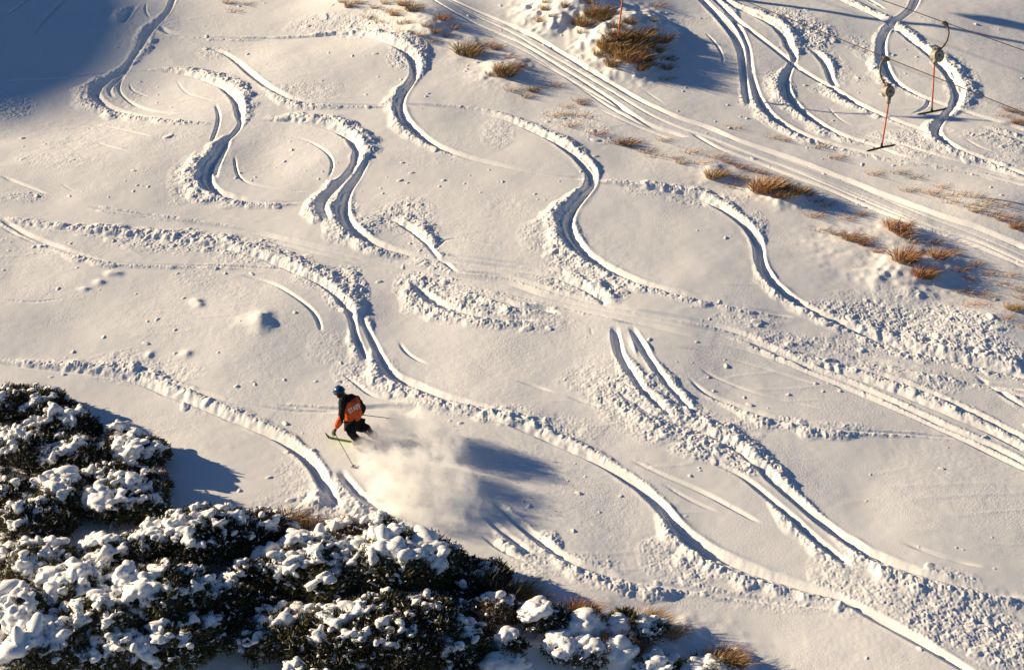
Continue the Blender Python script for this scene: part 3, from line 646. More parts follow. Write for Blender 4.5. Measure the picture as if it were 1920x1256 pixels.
SHRUBS = [
 ("dark twiggy shrub with thin snow, highest of the shrubs on the left edge", 40, 716, 860, 95, .38, 'leaf_dark'),
 ("dark shrub with a knobbly top, throwing the uppermost blue shadow across the snow", 118, 762, 880, 62, .4, 'leaf_dark'),
 ("dark shrub with streaks of snow on the left edge, below the highest shrub", 35, 800, 960, 95, .5, 'leaf_dark'),
 ("wide dark shrub dusted with snow, just left of the small round shrub", 145, 820, 960, 85, .5, 'leaf_dark'),
 ("small round shrub capped with snow, casting the oval shadow on open snow", 268, 812, 905, 52, .7, 'leaf'),
 ("little upright sprig of a shrub standing behind the small round one", 228, 792, 868, 26, .5, 'leaf_brown'),
 ("olive shrub with a domed snow cap and combed leaves, left of the rounded two-lobed shrub", 112, 890, 1015, 78, .62, 'leaf_olive'),
 ("shaded shrub half cut by the left edge at mid height of the thicket", 15, 900, 1060, 75, .5, 'leaf_dark'),
 ("rounded shrub with a white cap on its left and brown twigs on its right", 235, 897, 1015, 85, .66, 'leaf'),
 ("brownish twiggy sprig rising behind the rounded white-capped shrub", 293, 880, 940, 30, .5, 'leaf_brown'),
 ("small ball of snowy foliage in the hollow below the rounded shrub", 202, 1003, 1075, 40, .8, 'leaf'),
 ("low snow-laden shrub on the left edge under the olive one", 60, 1015, 1115, 85, .62, 'leaf_olive'),
 ("snow-plastered shrub with combed olive twigs left of the tall central shrub", 150, 1055, 1170, 78, .72, 'leaf_olive'),
 ("snow-smothered shrub low on the left edge", 35, 1100, 1215, 80, .75, 'leaf'),
 ("tall central shrub with heavy snow on its left flank and black foliage on its right", 395, 942, 1130, 125, .62, 'leaf_dark'),
 ("brown twiggy shrub adjoining the tall central one, bare on its right side", 492, 958, 1070, 62, .35, 'leaf_brown'),
 ("snowy lower shoulder shrub in front of the tall central shrub", 310, 1050, 1260, 105, .6, 'leaf'),
 ("black shaded shrub in the dark gap between the two biggest shrubs", 425, 1090, 1300, 75, .15, 'leaf_dark'),
 ("shrub buried under smooth pillows of snow in the lower left corner", 95, 1165, 1290, 100, .9, 'leaf'),
 ("low snow-heaped shrub at the bottom edge, right of the corner one", 235, 1180, 1290, 75, .75, 'leaf'),
 ("left half of the broad foreground shrub, thick with white pillows", 590, 1000, 1190, 120, .72, 'leaf'),
 ("broad foreground shrub top, largest white snow mantle in the thicket", 745, 988, 1180, 135, .75, 'leaf'),
 ("dark right shoulder of the foreground thicket with little snow", 865, 1040, 1165, 72, .25, 'leaf_dark'),
 ("dark lower shrub at the bottom edge flecked with snow, centre of the foreground thicket", 720, 1105, 1300, 170, .32, 'leaf_dark'),
 ("brown-green shrub flecked with snow at the bottom edge, left of the dark lower shrub", 550, 1130, 1300, 95, .3, 'leaf'),
 ("shaded blue-white snowy shrub right of the dark lower shrub", 858, 1165, 1262, 58, .72, 'leaf'),
 ("small egg-shaped snowball shrub on shaded snow", 960, 1188, 1240, 22, .95, 'leaf_dark'),
 ("white hooded shrub with a dark hollow face, beside the reddish grass tuft", 1022, 1132, 1205, 40, .85, 'leaf_dark'),
 ("snow-crusted shrub with green leaves at the bottom edge, right of the snowball shrub", 1070, 1190, 1280, 45, .75, 'leaf'),
 ("small dark-leaved shrub poking from a snow hump beside two golden grass tufts", 1215, 1166, 1205, 27, .6, 'leaf'),
 ("shaded low shrub in the dip behind the hooded white shrub", 935, 1120, 1185, 45, .35, 'leaf_brown'),
 ("low dark shrub cut by the bottom edge near the rightmost big grass tuft", 1228, 1236, 1285, 40, .7, 'leaf'),
 ("brown-leaved snow-crusted shrub leaning against the bottom snow hump", 1115, 1203, 1262, 26, .7, 'leaf_brown'),
 ("shaded dark shrub filling the hollow above the broad foreground shrub", 500, 1040, 1150, 75, .3, 'leaf_dark'),
 ("dark shrub in the gap below the rounded shrub and the central one", 300, 985, 1075, 60, .55, 'leaf_dark'),
 ("dark tangled shrub at the left edge between the streaked and the shaded shrub", 75, 940, 1050, 60, .45, 'leaf_dark'),
 ("shadowed shrub behind the left shoulder of the central one", 215, 865, 960, 60, .4, 'leaf_dark'),
 ("green-black shrub at the foot of the central one, above the bottom edge", 345, 1150, 1300, 80, .45, 'leaf'),
 ("olive shrub with combed snowy sprays beneath the snow-plastered one", 190, 1110, 1240, 75, .6, 'leaf_olive'),
 ("dark shrub under the right shoulder of the foreground thicket", 800, 1110, 1260, 80, .35, 'leaf_dark'),
 ("dark frosted shrub cut by the bottom edge, left of the shaded snow hump", 790, 1185, 1330, 95, .35, 'leaf'),
 ("dark frosted shrub cut by the bottom edge near the picture's left third", 640, 1200, 1340, 90, .35, 'leaf_dark'),
 ("small shaded shrub at the bottom edge, just left of the shaded snow hump", 842, 1215, 1300, 40, .4, 'leaf_dark'),
 ("thin twigs poking up on the crest behind the foreground thicket, left clump", 655, 982, 1020, 34, .6, 'leaf_brown'),
 ("thin dark twigs on the crest behind the foreground thicket, right clump", 722, 978, 1012, 24, .4, 'leaf_dark'),
]
for k, (lab, cx, y0, y1, rp_, sn, lf) in enumerate(SHRUBS):
    small = rp_ < 50
    shrub(lab, cx, y0, y1, rp_, sn, lf, seed=k, hcap=.62 if (cx < 330 and y0 < 850) else .45 if (cx > 780 and rp_ > 40) else .5 if cx > 900 else .75 if rp_ < 100 else .95, group='snow-covered shrubs in the lower left', lsize=.8 if small else 1., name='snowy_shrub',
          den=1.3 if small else 1., bias=.65 if lf == 'leaf_dark' else .45)

def hump(label, cx, cy, rpx, hm, seed, leaf='leaf_dark', nleaf=120):
    rg = np.random.default_rng(seed + 900)
    top = np.array(on_snow(cx, cy)); sc = 75 * (1 + (cy - 628) / 2417); rx = rpx / sc
    root = bpy.data.objects.new('buried_shrub', None); C.objects.link(root); root.location = top
    tag(root, label, 'buried shrub', 'snow-buried shrubs at the bottom edge')
    n = int(14 + 30 * rx)
    a = rg.random(n) * 6.28; q = np.sqrt(rg.random(n)) * .75
    r = rg.uniform(.18, .42, n) * min(rx, .5)
    Cn = np.column_stack([rx * q * np.cos(a), rx * .75 * q * np.sin(a), hm * (1 - .9 * q ** 2) - r * .62])
    Rd = np.column_stack([r * rg.uniform(1, 1.7, n), r, r * rg.uniform(.5, .9, n)])
    k = int(6 * rx) + 2; a2 = rg.random(k) * 6.28; q2 = .45 + .45 * rg.random(k); r2 = rg.uniform(.05, .11, k)
    Cn = np.concatenate([Cn, [[0, 0, -.12]], np.column_stack([rx * q2 * np.cos(a2), rx * .75 * q2 * np.sin(a2), hm * (1 - .85 * q2 ** 2) - .02])])
    Rd = np.concatenate([Rd, [[rx * .85, rx * .7, hm * .85 + .1]], np.column_stack([r2 * 1.3, r2, r2 * .8])])
    ax = unit(np.column_stack([rg.normal(size=len(Cn)), rg.normal(size=len(Cn)), .2 * rg.normal(size=len(Cn))])); ax[n] = (1, 0, 0)
    JOBS.append((blobs_mesh('snow_cap', Cn, Rd, ax, .022), 'snow_cap', M['snow_soft'], root))
    nleaf *= 5; cl = rg.integers(0, 11, nleaf); ca = rg.random(11) * 6.28; cq = rg.uniform(.35, .95, 11)
    aa = ca[cl] + rg.normal(size=nleaf) * .16 / (cq[cl] + .2); qq = cq[cl] + .08 * rg.normal(size=nleaf)
    P = np.column_stack([rx * qq * np.cos(aa), rx * .75 * qq * np.sin(aa), hm * (1 - .85 * qq ** 2) + .03 + .04 * rg.normal(size=nleaf)])
    D = unit(np.column_stack([np.cos(aa), np.sin(aa), .7 + .4 * rg.normal(size=nleaf)]) + .35 * rg.normal(size=(nleaf, 3)))
    V, F = quads_from(P, D, rg.uniform(.07, .15, nleaf), rg.uniform(.018, .035, nleaf), np.zeros((nleaf, 3)), 1, rg)
    link('foliage', np_mesh('foliage', V, F), M[leaf], root)
hump("smooth rounded snow hump with hardly any leaves, right of the hooded white shrub", 1096, 1192, 42, .58, 1, 'leaf_brown', 50)
hump("lumpy snow-buried shrub under the tall golden grass tufts at bottom centre", 1166, 1196, 36, .54, 2, 'leaf', 140)
hump("pale snow hump at the bottom edge below the reddish grass wisps", 1158, 1246, 46, .62, 3, 'leaf_brown', 80)
hump("smooth snow hump cut by the bottom edge, left of the green-leaved crusted shrub", 948, 1262, 46, .50, 4, 'leaf', 40)
hump("shaded lumpy snow-buried shrub between the thicket and the snowball shrub", 880, 1225, 40, .48, 5, 'leaf_dark', 160)
hump("flat snow hump at the bottom edge beneath the rightmost golden tufts", 1325, 1262, 60, .30, 6, 'leaf_olive', 60)
# ---- grass tussocks
def tussock_mesh(n, rad, hgt, lean, seed, w=.009, spread=.55):
    rg = np.random.default_rng(seed)
    a = rg.random(n) * 6.28; q = np.sqrt(rg.random(n))
    P = np.column_stack([q * rad * np.cos(a), q * rad * .8 * np.sin(a), np.full(n, -.06)])
    D = unit(np.column_stack([q * np.cos(a) * spread + lean * .45 + rg.normal(size=n) * .2, q * np.sin(a) * spread * .9 - .05 + rg.normal(size=n) * .18, .95 + .2 * rg.random(n)]))
    L = hgt * rg.uniform(.5, 1.15, n)
    cu = np.column_stack([D[:, 0] * .45 + .10, D[:, 1] * .45 - .04, np.full(n, -.26)])
    return quads_from(P, D, L, rg.uniform(.7, 1.3, n) * w, cu, 3, rg)
TM = {}
for nm, args in {'XL': (300, .20, .42, .3, 1), 'L': (210, .15, .34, .35, 2), 'M': (140, .12, .27, .4, 3), 'S': (80, .10, .21, .4, 4), 'F': (95, .20, .15, .5, 5), 'B': (320, .15, .50, .5, 6)}.items():
    for g in ('grass', 'grass_red', 'grass_dark'):
        V, F = tussock_mesh(*args, w=.011 if nm not in 'F' else .009)
        me = np_mesh('tussock_' + nm, V, F); me.materials.append(M[g]); TM[nm, g] = me
# regions: phrase, category word, [(x, y, size, colour)]
G, GR, GD = 'grass', 'grass_red', 'grass_dark'
TUS = [
 ("on the sunlit snow bank at top", [(655,10,'M',G),(673,5,'S',G),(700,14,'S',G),(740,27,'M',G),(774,18,'L',GD),(767,42,'S',G),(797,47,'S',G),(814,60,'M',G),(827,36,'M',GR),(837,68,'S',GR),(640,3,'S',G),(722,5,'S',G),(690,30,'F',G),(712,38,'F',G),(752,44,'S',GR),(785,66,'S',G),(806,74,'F',G),(760,60,'F',GR),(730,18,'F',GR),(848,52,'S',GR),(755,8,'M',G)]),
 ("in the row below the top bank", [(874,98,'XL',GD),(886,104,'L',G),(928,91,'M',GR),(904,79,'F',G),(954,108,'S',GR),(974,122,'S',GR),(918,139,'S',GD),(948,140,'XL',GD),(940,132,'L',G),(958,164,'F',G),(998,170,'M',GD),(985,181,'S',G)]),
 ("above the bend of the winding track", [(1038,157,'F',GR),(1085,184,'F',GD),(1088,194,'S',GR),(1058,196,'F',G),(1035,214,'F',G),(1058,211,'F',G),(1088,214,'F',GR),(1065,231,'F',G),(1115,247,'F',GR)]),
 ("just below the middle of the snowcat tracks", [(1172,270,'M',GD),(1182,271,'S',G),(1242,258,'F',G),(1224,288,'F',G),(1293,281,'F',GR),(1313,301,'F',G),(1337,289,'F',GR),(1150,262,'F',GR),(1205,278,'F',G),(1262,292,'F',GR),(1190,262,'F',GR),(1275,305,'S',G)]),
 ("on the topmost small snow knobs", [(1022,18,'M',G),(1023,3,'S',G),(1014,40,'M',G),(1035,50,'S',GD),(1072,20,'M',G),(1080,48,'M',GD),(1097,45,'L',GD),(1103,4,'M',GD),(1123,24,'L',G),(1108,30,'L',GD),(1132,36,'L',GD),(1155,50,'M',GD),(1060,8,'M',GD),(1088,8,'S',G),(1140,28,'M',GD),(1090,60,'S',GD)]),
 ("on the mound under the leftmost towbar", [(1142,62,'S',GD),(1130,82,'M',G),(1133,98,'L',G),(1150,78,'XL',GD),(1165,76,'XL',GD),(1178,88,'XL',GD),(1157,102,'L',GD),(1140,112,'L',G),(1197,72,'XL',GD),(1122,100,'M',G),(1146,92,'L',G),(1152,120,'L',GD),(1168,112,'L',G),(1205,96,'M',GD),(1175,98,'L',GD),(1192,110,'S',GR),(1210,84,'L',GD),(1187,78,'L',GD),(1187,138,'L',GR),(1180,128,'M',GD),(1175,40,'M',GD),(1184,44,'S',GD)]),
 ("in shadow right of the big mound", [(1212,112,'M',GD),(1225,120,'S',GD),(1242,76,'L',GR),(1218,60,'M',GD),(1232,95,'M',GD),(1206,125,'M',GD),(1198,142,'M',GR),(1258,112,'S',GD),(1222,38,'S',GD),(1240,106,'F',GD),(1248,128,'M',GD),(1245,145,'F',GD),(1228,8,'F',GR),(1200,24,'F',GD)]),
 ("in the clump belt below the snowcat tracks", [(1360,303,'S',GR),(1384,313,'S',GR),(1424,323,'S',GR),(1337,330,'L',G),(1350,328,'M',G),(1380,333,'S',G),(1430,356,'XL',GR),(1440,352,'L',G),(1467,350,'M',GD),(1487,360,'L',GD),(1471,368,'M',G),(1511,365,'S',GR),(1500,357,'S',GR),(1400,318,'F',GR),(1412,342,'F',G),(1448,330,'F',GR),(1525,372,'F',GD),(1372,345,'F',G),(1454,366,'M',GR),(1540,380,'F',GR)]),
 ("between snowcat tracks and lowest towbar", [(1374,237,'F',G),(1444,254,'F',G),(1467,259,'F',GR),(1534,274,'F',GD),(1561,291,'F',GR),(1634,321,'F',GR),(1681,319,'F',GD),(1711,329,'F',GD),(1698,351,'F',G)]),
 ("at right edge above the snowcat tracks", [(1761,346,'F',G),(1765,363,'F',G),(1795,361,'F',GR),(1825,363,'F',G),(1842,381,'F',GD),(1875,380,'F',GR),(1825,394,'S',G),(1872,410,'S',GR),(1740,356,'F',GR),(1780,375,'F',GR),(1810,380,'F',G),(1855,396,'F',GR),(1890,402,'F',GR),(1846,372,'F',G),(1902,424,'M',GR),(1912,430,'S',G)]),
 ("at right edge beyond the towbars", [(1879,214,'F',GR),(1889,206,'S',GR),(1905,230,'M',GR),(1915,214,'S',G)]),
 ("on the upper right-hand hump", [(1534,427,'F',GR),(1564,437,'S',GD),(1521,398,'F',GR),(1581,405,'F',G),(1614,402,'S',GR),(1628,440,'F',G),(1665,418,'S',GR),(1681,430,'L',GR),(1691,440,'M',GR),(1705,452,'S',G),(1745,454,'S',GR)]),
 ("on the lower right-hand hump", [(1591,447,'M',GR),(1605,450,'S',G),(1618,457,'M',GR),(1641,470,'S',GR),(1695,486,'XL',GR),(1703,490,'M',GD),(1728,514,'L',GR),(1738,516,'M',GR),(1758,482,'L',GR),(1788,474,'S',GR),(1828,496,'S',GR)]),
 ("in faint scatter at the right edge", [(1815,522,'S',GR),(1822,546,'F',GR),(1812,566,'F',GR),(1835,566,'F',GR),(1889,511,'F',G),(1902,536,'F',G),(1912,551,'F',GR),(1895,578,'M',G),(1790,500,'F',GR),(1846,508,'F',GR),(1870,528,'F',GR),(1850,552,'F',G),(1795,540,'F',G),(1878,592,'F',GR),(1903,580,'S',G),(1915,607,'F',G)]),
 ("at the bottom beside the snowy shrubs", [(1074,1148,'B',GR),(1090,1152,'B',GR),(1210,1166,'B',G),(1222,1172,'B',GR),(1250,1188,'L',G),(1184,1216,'L',GR),(1172,1206,'M',GR),(1345,1238,'B',GR),(1362,1240,'B',G),(1376,1246,'L',GR),(1115,1235,'M',GR)]),
 ("on the crest behind foreground shrubs", [(540,975,'L',GD),(560,982,'M',G),(590,990,'L',GD),(612,992,'M',G)]),
 ("at the thicket's dark right end", [(985,1128,'B',GD),(998,1140,'B',GD),(970,1112,'B',GD),(955,1160,'L',GD),(1002,1155,'L',GD)]),
 ("at the top edge, left half", [(425,5,'S',G),(440,19,'F',G),(460,4,'F',G)]),
]
SIZEW = {'XL': 'huge', 'L': 'shaggy', 'M': 'middling', 'S': 'small', 'F': 'half-buried', 'B': 'tall windblown'}
COLW = {G: 'golden', GR: 'reddish', GD: 'brown'}
ORD = ['first', 'second', 'third', 'fourth', 'fifth', 'sixth', 'seventh', 'eighth', 'ninth', 'tenth', 'eleventh', 'twelfth', 'thirteenth']
for phrase, lst in TUS:
    lst = sorted(lst)
    kinds = {}
    for (x, y, sz, g) in lst:
        kinds.setdefault((sz, g), []).append((x, y))
    for (x, y, sz, g) in lst:
        same = kinds[sz, g]; i = same.index((x, y))
        lab = f"{SIZEW[sz]} {COLW[g]} tuft" + (f", {ORD[min(i, 12)]} such from left, " if len(same) > 1 else ' ') + phrase
        o = bpy.data.objects.new('grass_tussock', TM[sz, g]); C.objects.link(o)
        o.location = on_snow(x, y)
        o.rotation_euler = (0, 0, rng.uniform(-.5, .5)); k = rng.uniform(.85, 1.15) * (1.6 if sz == 'F' else 1.0 if sz == 'B' else 1.5 if sz in ('XL', 'L') else 1.32); o.scale = (k, k, k)
        tag(o, lab, 'grass tuft', 'grass tussocks poking through the snow')
# ---- spiky strap-leaved plants at the right end of the thicket
def strap(label, px, py, n, hgt, seed):
    rg = np.random.default_rng(seed)
    a = rg.random(n) * 6.28; q = np.sqrt(rg.random(n))
    P = np.column_stack([q * .18 * np.cos(a), q * .15 * np.sin(a), np.full(n, .1)])
    D = unit(np.column_stack([q * np.cos(a) * .55 + .12, q * np.sin(a) * .5, 1 + .2 * rg.random(n)]))
    V, F = quads_from(P, D, hgt * rg.uniform(.6, 1.1, n), rg.uniform(.018, .032, n), np.column_stack([D[:, 0] * .35, D[:, 1] * .35, np.full(n, -.15)]), 4, rg)
    o = link('spiky_plant', np_mesh('spiky_plant', V, F), M['leaf_dark']); o.location = on_snow(px, py)
    return tag(o, label, 'spiky plant', 'spiky plants at the end of the thicket')
strap("dark sword-leaved plant, left of the spiky ones at the end of the shrub thicket", 905, 1118, 60, .85, 1)
strap("dark sword-leaved plant, middle of the spiky ones at the end of the shrub thicket", 930, 1128, 60, .75, 2)
strap("dark sword-leaved plant, right of the spiky ones at the end of the shrub thicket", 952, 1138, 55, .62, 3)
# ================================================================== the skier
SK = ground(690, 828); SKY = float(SK[1])
def P3(px, py, dy=0.0):
    """point seen at a pixel, dy metres beyond the skier's own distance"""
    d = ray(px, py); t = (SKY + dy - CAM[1]) / d[1]
    return Vector(CAM + d * t)
def skin(name, verts, edges, radii, root=0, sub=2):
    me = bpy.data.meshes.new(name); me.from_pydata([v[:] for v in verts], edges, [])
    o = bpy.data.objects.new('tmp', me); C.objects.link(o)
    sm = o.modifiers.new('s', 'SKIN'); sm.use_smooth_shade = True
    for i, r in enumerate(radii):
        sv = me.skin_vertices[0].data[i]; sv.radius = (r, r) if not hasattr(r, '__len__') else r; sv.use_root = (i == root)
    ss = o.modifiers.new('u', 'SUBSURF'); ss.levels = sub; ss.render_levels = sub
    TMP.append((o, me))
    return o
def mesh_now(o):
    d = bpy.context.evaluated_depsgraph_get(); return bpy.data.meshes.new_from_object(o.evaluated_get(d))
snow_hidden = snow.hide_viewport
M['skin'] = mat('skin', (.55, .33, .24), .6)
M['black_cloth'] = vary(mat('black_cloth', (.010, .010, .011), .8, .15), (.018, .017, .018), 18, 3, bump=.004)
M['orange_cloth'] = vary(mat('orange_cloth', (.66, .10, .010), .65, .25), (.50, .07, .008), 9, 3, bump=.004)
M['white_print'] = mat('white_print', (.8, .78, .75), .6)
M['blue_shell'] = vary(mat('blue_shell', (.008, .04, .12), .3, .5), (.012, .08, .20), 12, 2)
M['lens'] = mat('lens', (.03, .09, .14), .15, .7)
M['glove'] = vary(mat('glove', (.16, .13, .05), .8), (.08, .07, .04), 25, 3)
M['boot'] = vary(mat('boot', (.02, .02, .022), .4, .5), (.04, .04, .045), 20)
M['green_ski'] = vary(mat('green_ski', (.45, .70, .05), .4, .5), (.30, .55, .04), 7, 2, .42, .55)
M['red_ski'] = mat('dark_red', (.22, .03, .03), .4, .5)
M['steel'] = mat('steel', (.35, .35, .36), .35, .5, .8)
M['black_plastic'] = mat('black_plastic', (.015, .015, .016), .5, .4)
def shiftv(v, d): return tuple(np.array(v) + np.array(d))
# joints: (pixel x, pixel y, metres beyond)
J = {
 'pelvis': (664, 794, .04), 'waist': (662, 781, .02), 'chest': (658, 764, 0), 'upper': (655, 751, 0), 'neck': (646, 742, .02), 'headlo': (640, 736, .04), 'head': (636, 732, .05), 'crown': (636, 728, .05),
 'lsh': (643, 752, -.13), 'lel': (641, 783, -.22), 'lwr': (630, 803, -.16), 'rsh': (668, 749, .17), 'rel': (681, 766, .30), 'rwr': (676, 777, .48),
 'lhip': (656, 797, -.08), 'lkn': (659, 813, -.20), 'lan': (674, 829, -.02), 'rhip': (671, 795, .12), 'rkn': (690, 806, .02), 'ran': (705, 822, .16)}
JP = {k: P3(*v) for k, v in J.items()}
root_loc = JP['pelvis'].copy()
def rel(k): return JP[k] - root_loc
order = ['pelvis', 'waist', 'chest', 'upper', 'neck', 'headlo', 'head', 'crown', 'lsh', 'lel', 'lwr', 'rsh', 'rel', 'rwr', 'lhip', 'lkn', 'lan', 'rhip', 'rkn', 'ran']
ix = {k: i for i, k in enumerate(order)}
E = [('pelvis', 'waist'), ('waist', 'chest'), ('chest', 'upper'), ('upper', 'neck'), ('neck', 'headlo'), ('headlo', 'head'), ('head', 'crown'), ('upper', 'lsh'), ('lsh', 'lel'), ('lel', 'lwr'),
     ('upper', 'rsh'), ('rsh', 'rel'), ('rel', 'rwr'), ('pelvis', 'lhip'), ('lhip', 'lkn'), ('lkn', 'lan'), ('pelvis', 'rhip'), ('rhip', 'rkn'), ('rkn', 'ran')]
rad = dict(pelvis=.12, waist=.12, chest=.13, upper=.11, neck=.055, headlo=.07, head=.09, crown=.08, lsh=.06, lel=.04, lwr=.028, rsh=.06, rel=.04, rwr=.028, lhip=.08, lkn=.055, lan=.04, rhip=.08, rkn=.055, ran=.04)
WAIT = []
body_o = skin('person', [rel(k) for k in order], [(ix[a], ix[b]) for a, b in E], [rad[k] for k in order])
# face direction: left and away, turned down the slope
fwd = Vector((-.86, .30, -.38)).normalized(); sideL = Vector((0, 0, 1)).cross(fwd).normalized(); hup = fwd.cross(sideL).normalized()
WAIT.append(('body', body_o))
# jacket (torso and sleeves)
jo = ['hem', 'waist', 'chest', 'upper', 'collar', 'lsh', 'lup', 'lel', 'lfo', 'lwr', 'rsh', 'rel', 'rwr']
hem = P3(665, 791, .03) - root_loc
jp = {'hem': hem, 'waist': rel('waist'), 'chest': rel('chest'), 'upper': rel('upper'), 'collar': P3(646, 744, .02) - root_loc, 'lsh': rel('lsh'), 'lup': P3(641, 766, -.17) - root_loc,
      'lel': rel('lel'), 'lfo': P3(635, 793, -.2) - root_loc, 'lwr': rel('lwr'), 'rsh': rel('rsh'), 'rel': rel('rel'), 'rwr': rel('rwr')}
jr = dict(hem=.19, waist=.205, chest=.215, upper=.18, collar=.085, lsh=.115, lup=.095, lel=.085, lfo=.072, lwr=.055, rsh=.11, rel=.085, rwr=.055)
je = [('hem', 'waist'), ('waist', 'chest'), ('chest', 'upper'), ('upper', 'collar'), ('upper', 'lsh'), ('lsh', 'lup'), ('lup', 'lel'), ('lel', 'lfo'), ('lfo', 'lwr'), ('upper', 'rsh'), ('rsh', 'rel'), ('rel', 'rwr')]
jx = {k: i for i, k in enumerate(jo)}
WAIT.append(('jacket', skin('jacket', [jp[k] for k in jo], [(jx[a], jx[b]) for a, b in je], [jr[k] for k in jo], sub=3)))
to = ['pelvis', 'lhip', 'lth', 'lkn', 'lca', 'lan', 'rhip', 'rth', 'rkn', 'rca', 'ran']
tp = {k: rel(k) for k in ('pelvis', 'lhip', 'lkn', 'lan', 'rhip', 'rkn', 'ran')}
tp['lth'] = (tp['lhip'] + tp['lkn']) / 2; tp['rth'] = (tp['rhip'] + tp['rkn']) / 2
tp['lca'] = (tp['lan'] + tp['lkn']) / 2 + Vector((.01, 0, 0)); tp['rca'] = (tp['ran'] + tp['rkn']) / 2
tr_ = dict(pelvis=.165, lhip=.13, lth=.125, lkn=.105, lca=.095, lan=.085, rhip=.13, rth=.125, rkn=.105, rca=.095, ran=.085)
te = [('pelvis', 'lhip'), ('lhip', 'lth'), ('lth', 'lkn'), ('lkn', 'lca'), ('lca', 'lan'), ('pelvis', 'rhip'), ('rhip', 'rth'), ('rth', 'rkn'), ('rkn', 'rca'), ('rca', 'ran')]
tx = {k: i for i, k in enumerate(to)}
WAIT.append(('trousers', skin('trousers', [tp[k] for k in to], [(tx[a], tx[b]) for a, b in te], [tr_[k] for k in to], sub=2)))
# poles: grip -> tip
POLES = [(P3(627, 811, -.17), None, on_snow(665, 878)), (P3(674, 777, .49), None, P3(755, 787, .55))]
# gloves: palm, four fingers curled round the grip, thumb
def glove(wr, grip, pole_dir, side):
    pd = pole_dir.normalized(); d = (grip - wr); d = d.normalized() if d.length > .01 else Vector((-.5, 0, -.8)); ac = pd.cross(d).normalized()
    V = []; Ed = []; Rr = []
    V.append(wr); Rr.append(.045); V.append(wr.lerp(grip, .55)); Rr.append(.046); Ed.append((0, 1)); pal = grip - ac * .03
    V.append(pal); Rr.append(.040); Ed.append((1, 2))
    for k, (off, ln) in enumerate([(-.036, .9), (-.012, 1.0), (.012, .96), (.036, .8)]):
        b = pal + pd * off; c = b + d * .04 * ln; e = c + ac * .045 * ln + d * .004; f = e - d * .04 * ln + ac * .01
        i = len(V); V += [b + d * .01, c, e, f]; Rr += [.017, .016, .015, .013]; Ed += [(2, i), (i, i + 1), (i + 1, i + 2), (i + 2, i + 3)]
    i = len(V); t0 = V[1] + pd * -.04; V += [t0, t0 + d * .03 + ac * .03 - pd * .01, t0 + d * .045 + ac * .055 + pd * .01]; Rr += [.018, .016, .014]; Ed += [(1, i), (i, i + 1), (i + 1, i + 2)]
    return skin('glove', V, Ed, Rr, sub=1)
for (g, _, t), w in zip(POLES, ('lwr', 'rwr')):
    WAIT.append(('glove', glove(rel(w), g - root_loc, t - g, 1)))
dg = bpy.context.evaluated_depsgraph_get()
got = [(nm, bpy.data.meshes.new_from_object(o.evaluated_get(dg))) for nm, o in WAIT]
me = got[0][1]; me.materials.clear()
person = link('person', me, M['skin'], smooth=True); person.location = root_loc
tag(person, "skier in orange and black jacket marked STAFF, leaning into a powder turn", 'person')
mats = {'jacket': 'black_cloth', 'trousers': 'black_cloth', 'glove': 'glove'}
jacket = None
for nm, me in got[1:]:
    me.materials.clear(); o = link(nm, me, M[mats[nm]], person, smooth=True)
    if nm == 'jacket':
        jacket = o
# drop of the cloth: folds
def folds(me, amp, sc, sd):
    n = len(me.vertices); co = np.empty(n * 3, np.float32); me.vertices.foreach_get('co', co); co = co.reshape(-1, 3)
    no = np.empty(n * 3, np.float32); me.vertices.foreach_get('normal', no); no = no.reshape(-1, 3)
    d = vnoise(co[:, 0] * 1.5 + co[:, 1], co[:, 2], sc, sd) * amp + vnoise(co[:, 0] + co[:, 2], co[:, 1] - co[:, 2], sc * .5, sd + 1) * amp * .5
    co += no * d[:, None]; me.vertices.foreach_set('co', co.ravel().astype(np.float32)); me.update()
folds(jacket.data, .016, .09, 81)
for o in person.children:
    if o.name.startswith('trousers'): folds(o.data, .014, .08, 83)
# orange panels of the jacket: the back, the left forearm, the hem flap
jm = jacket.data; jm.materials.append(M['orange_cloth'])
def pixel_of(v):
    r = np.array(v) - CAM; cp, sp = math.cos(PITCH), math.sin(PITCH)
    dep = r[1] * cp - r[2] * sp; up = r[1] * sp + r[2] * cp
    return 960 + FPX * r[0] / dep, 628 - FPX * up / dep
def inpoly(x, y, poly):
    c = False; j = len(poly) - 1
    for i in range(len(poly)):
        if (poly[i][1] > y) != (poly[j][1] > y) and x < (poly[j][0] - poly[i][0]) * (y - poly[i][1]) / (poly[j][1] - poly[i][1]) + poly[i][0]: c = not c
        j = i
    return c
back_poly = [(647, 768), (652, 756), (664, 745), (672, 745), (676, 758), (681, 778), (676, 786), (660, 794), (654, 803), (646, 801), (645, 790)]
arm_poly = [(624, 810), (631, 780), (636, 779), (640, 790), (641, 802), (634, 810)]
for f in jm.polygons:
    c = jacket.matrix_world @ f.center if False else f.center + root_loc
    x, y = pixel_of(c)
    vdir = (Vector(CAM) - c)
    if f.normal.dot(vdir.normalized()) > -.12 and (inpoly(x, y, back_poly) or inpoly(x, y, arm_poly)):
        f.material_index = 1
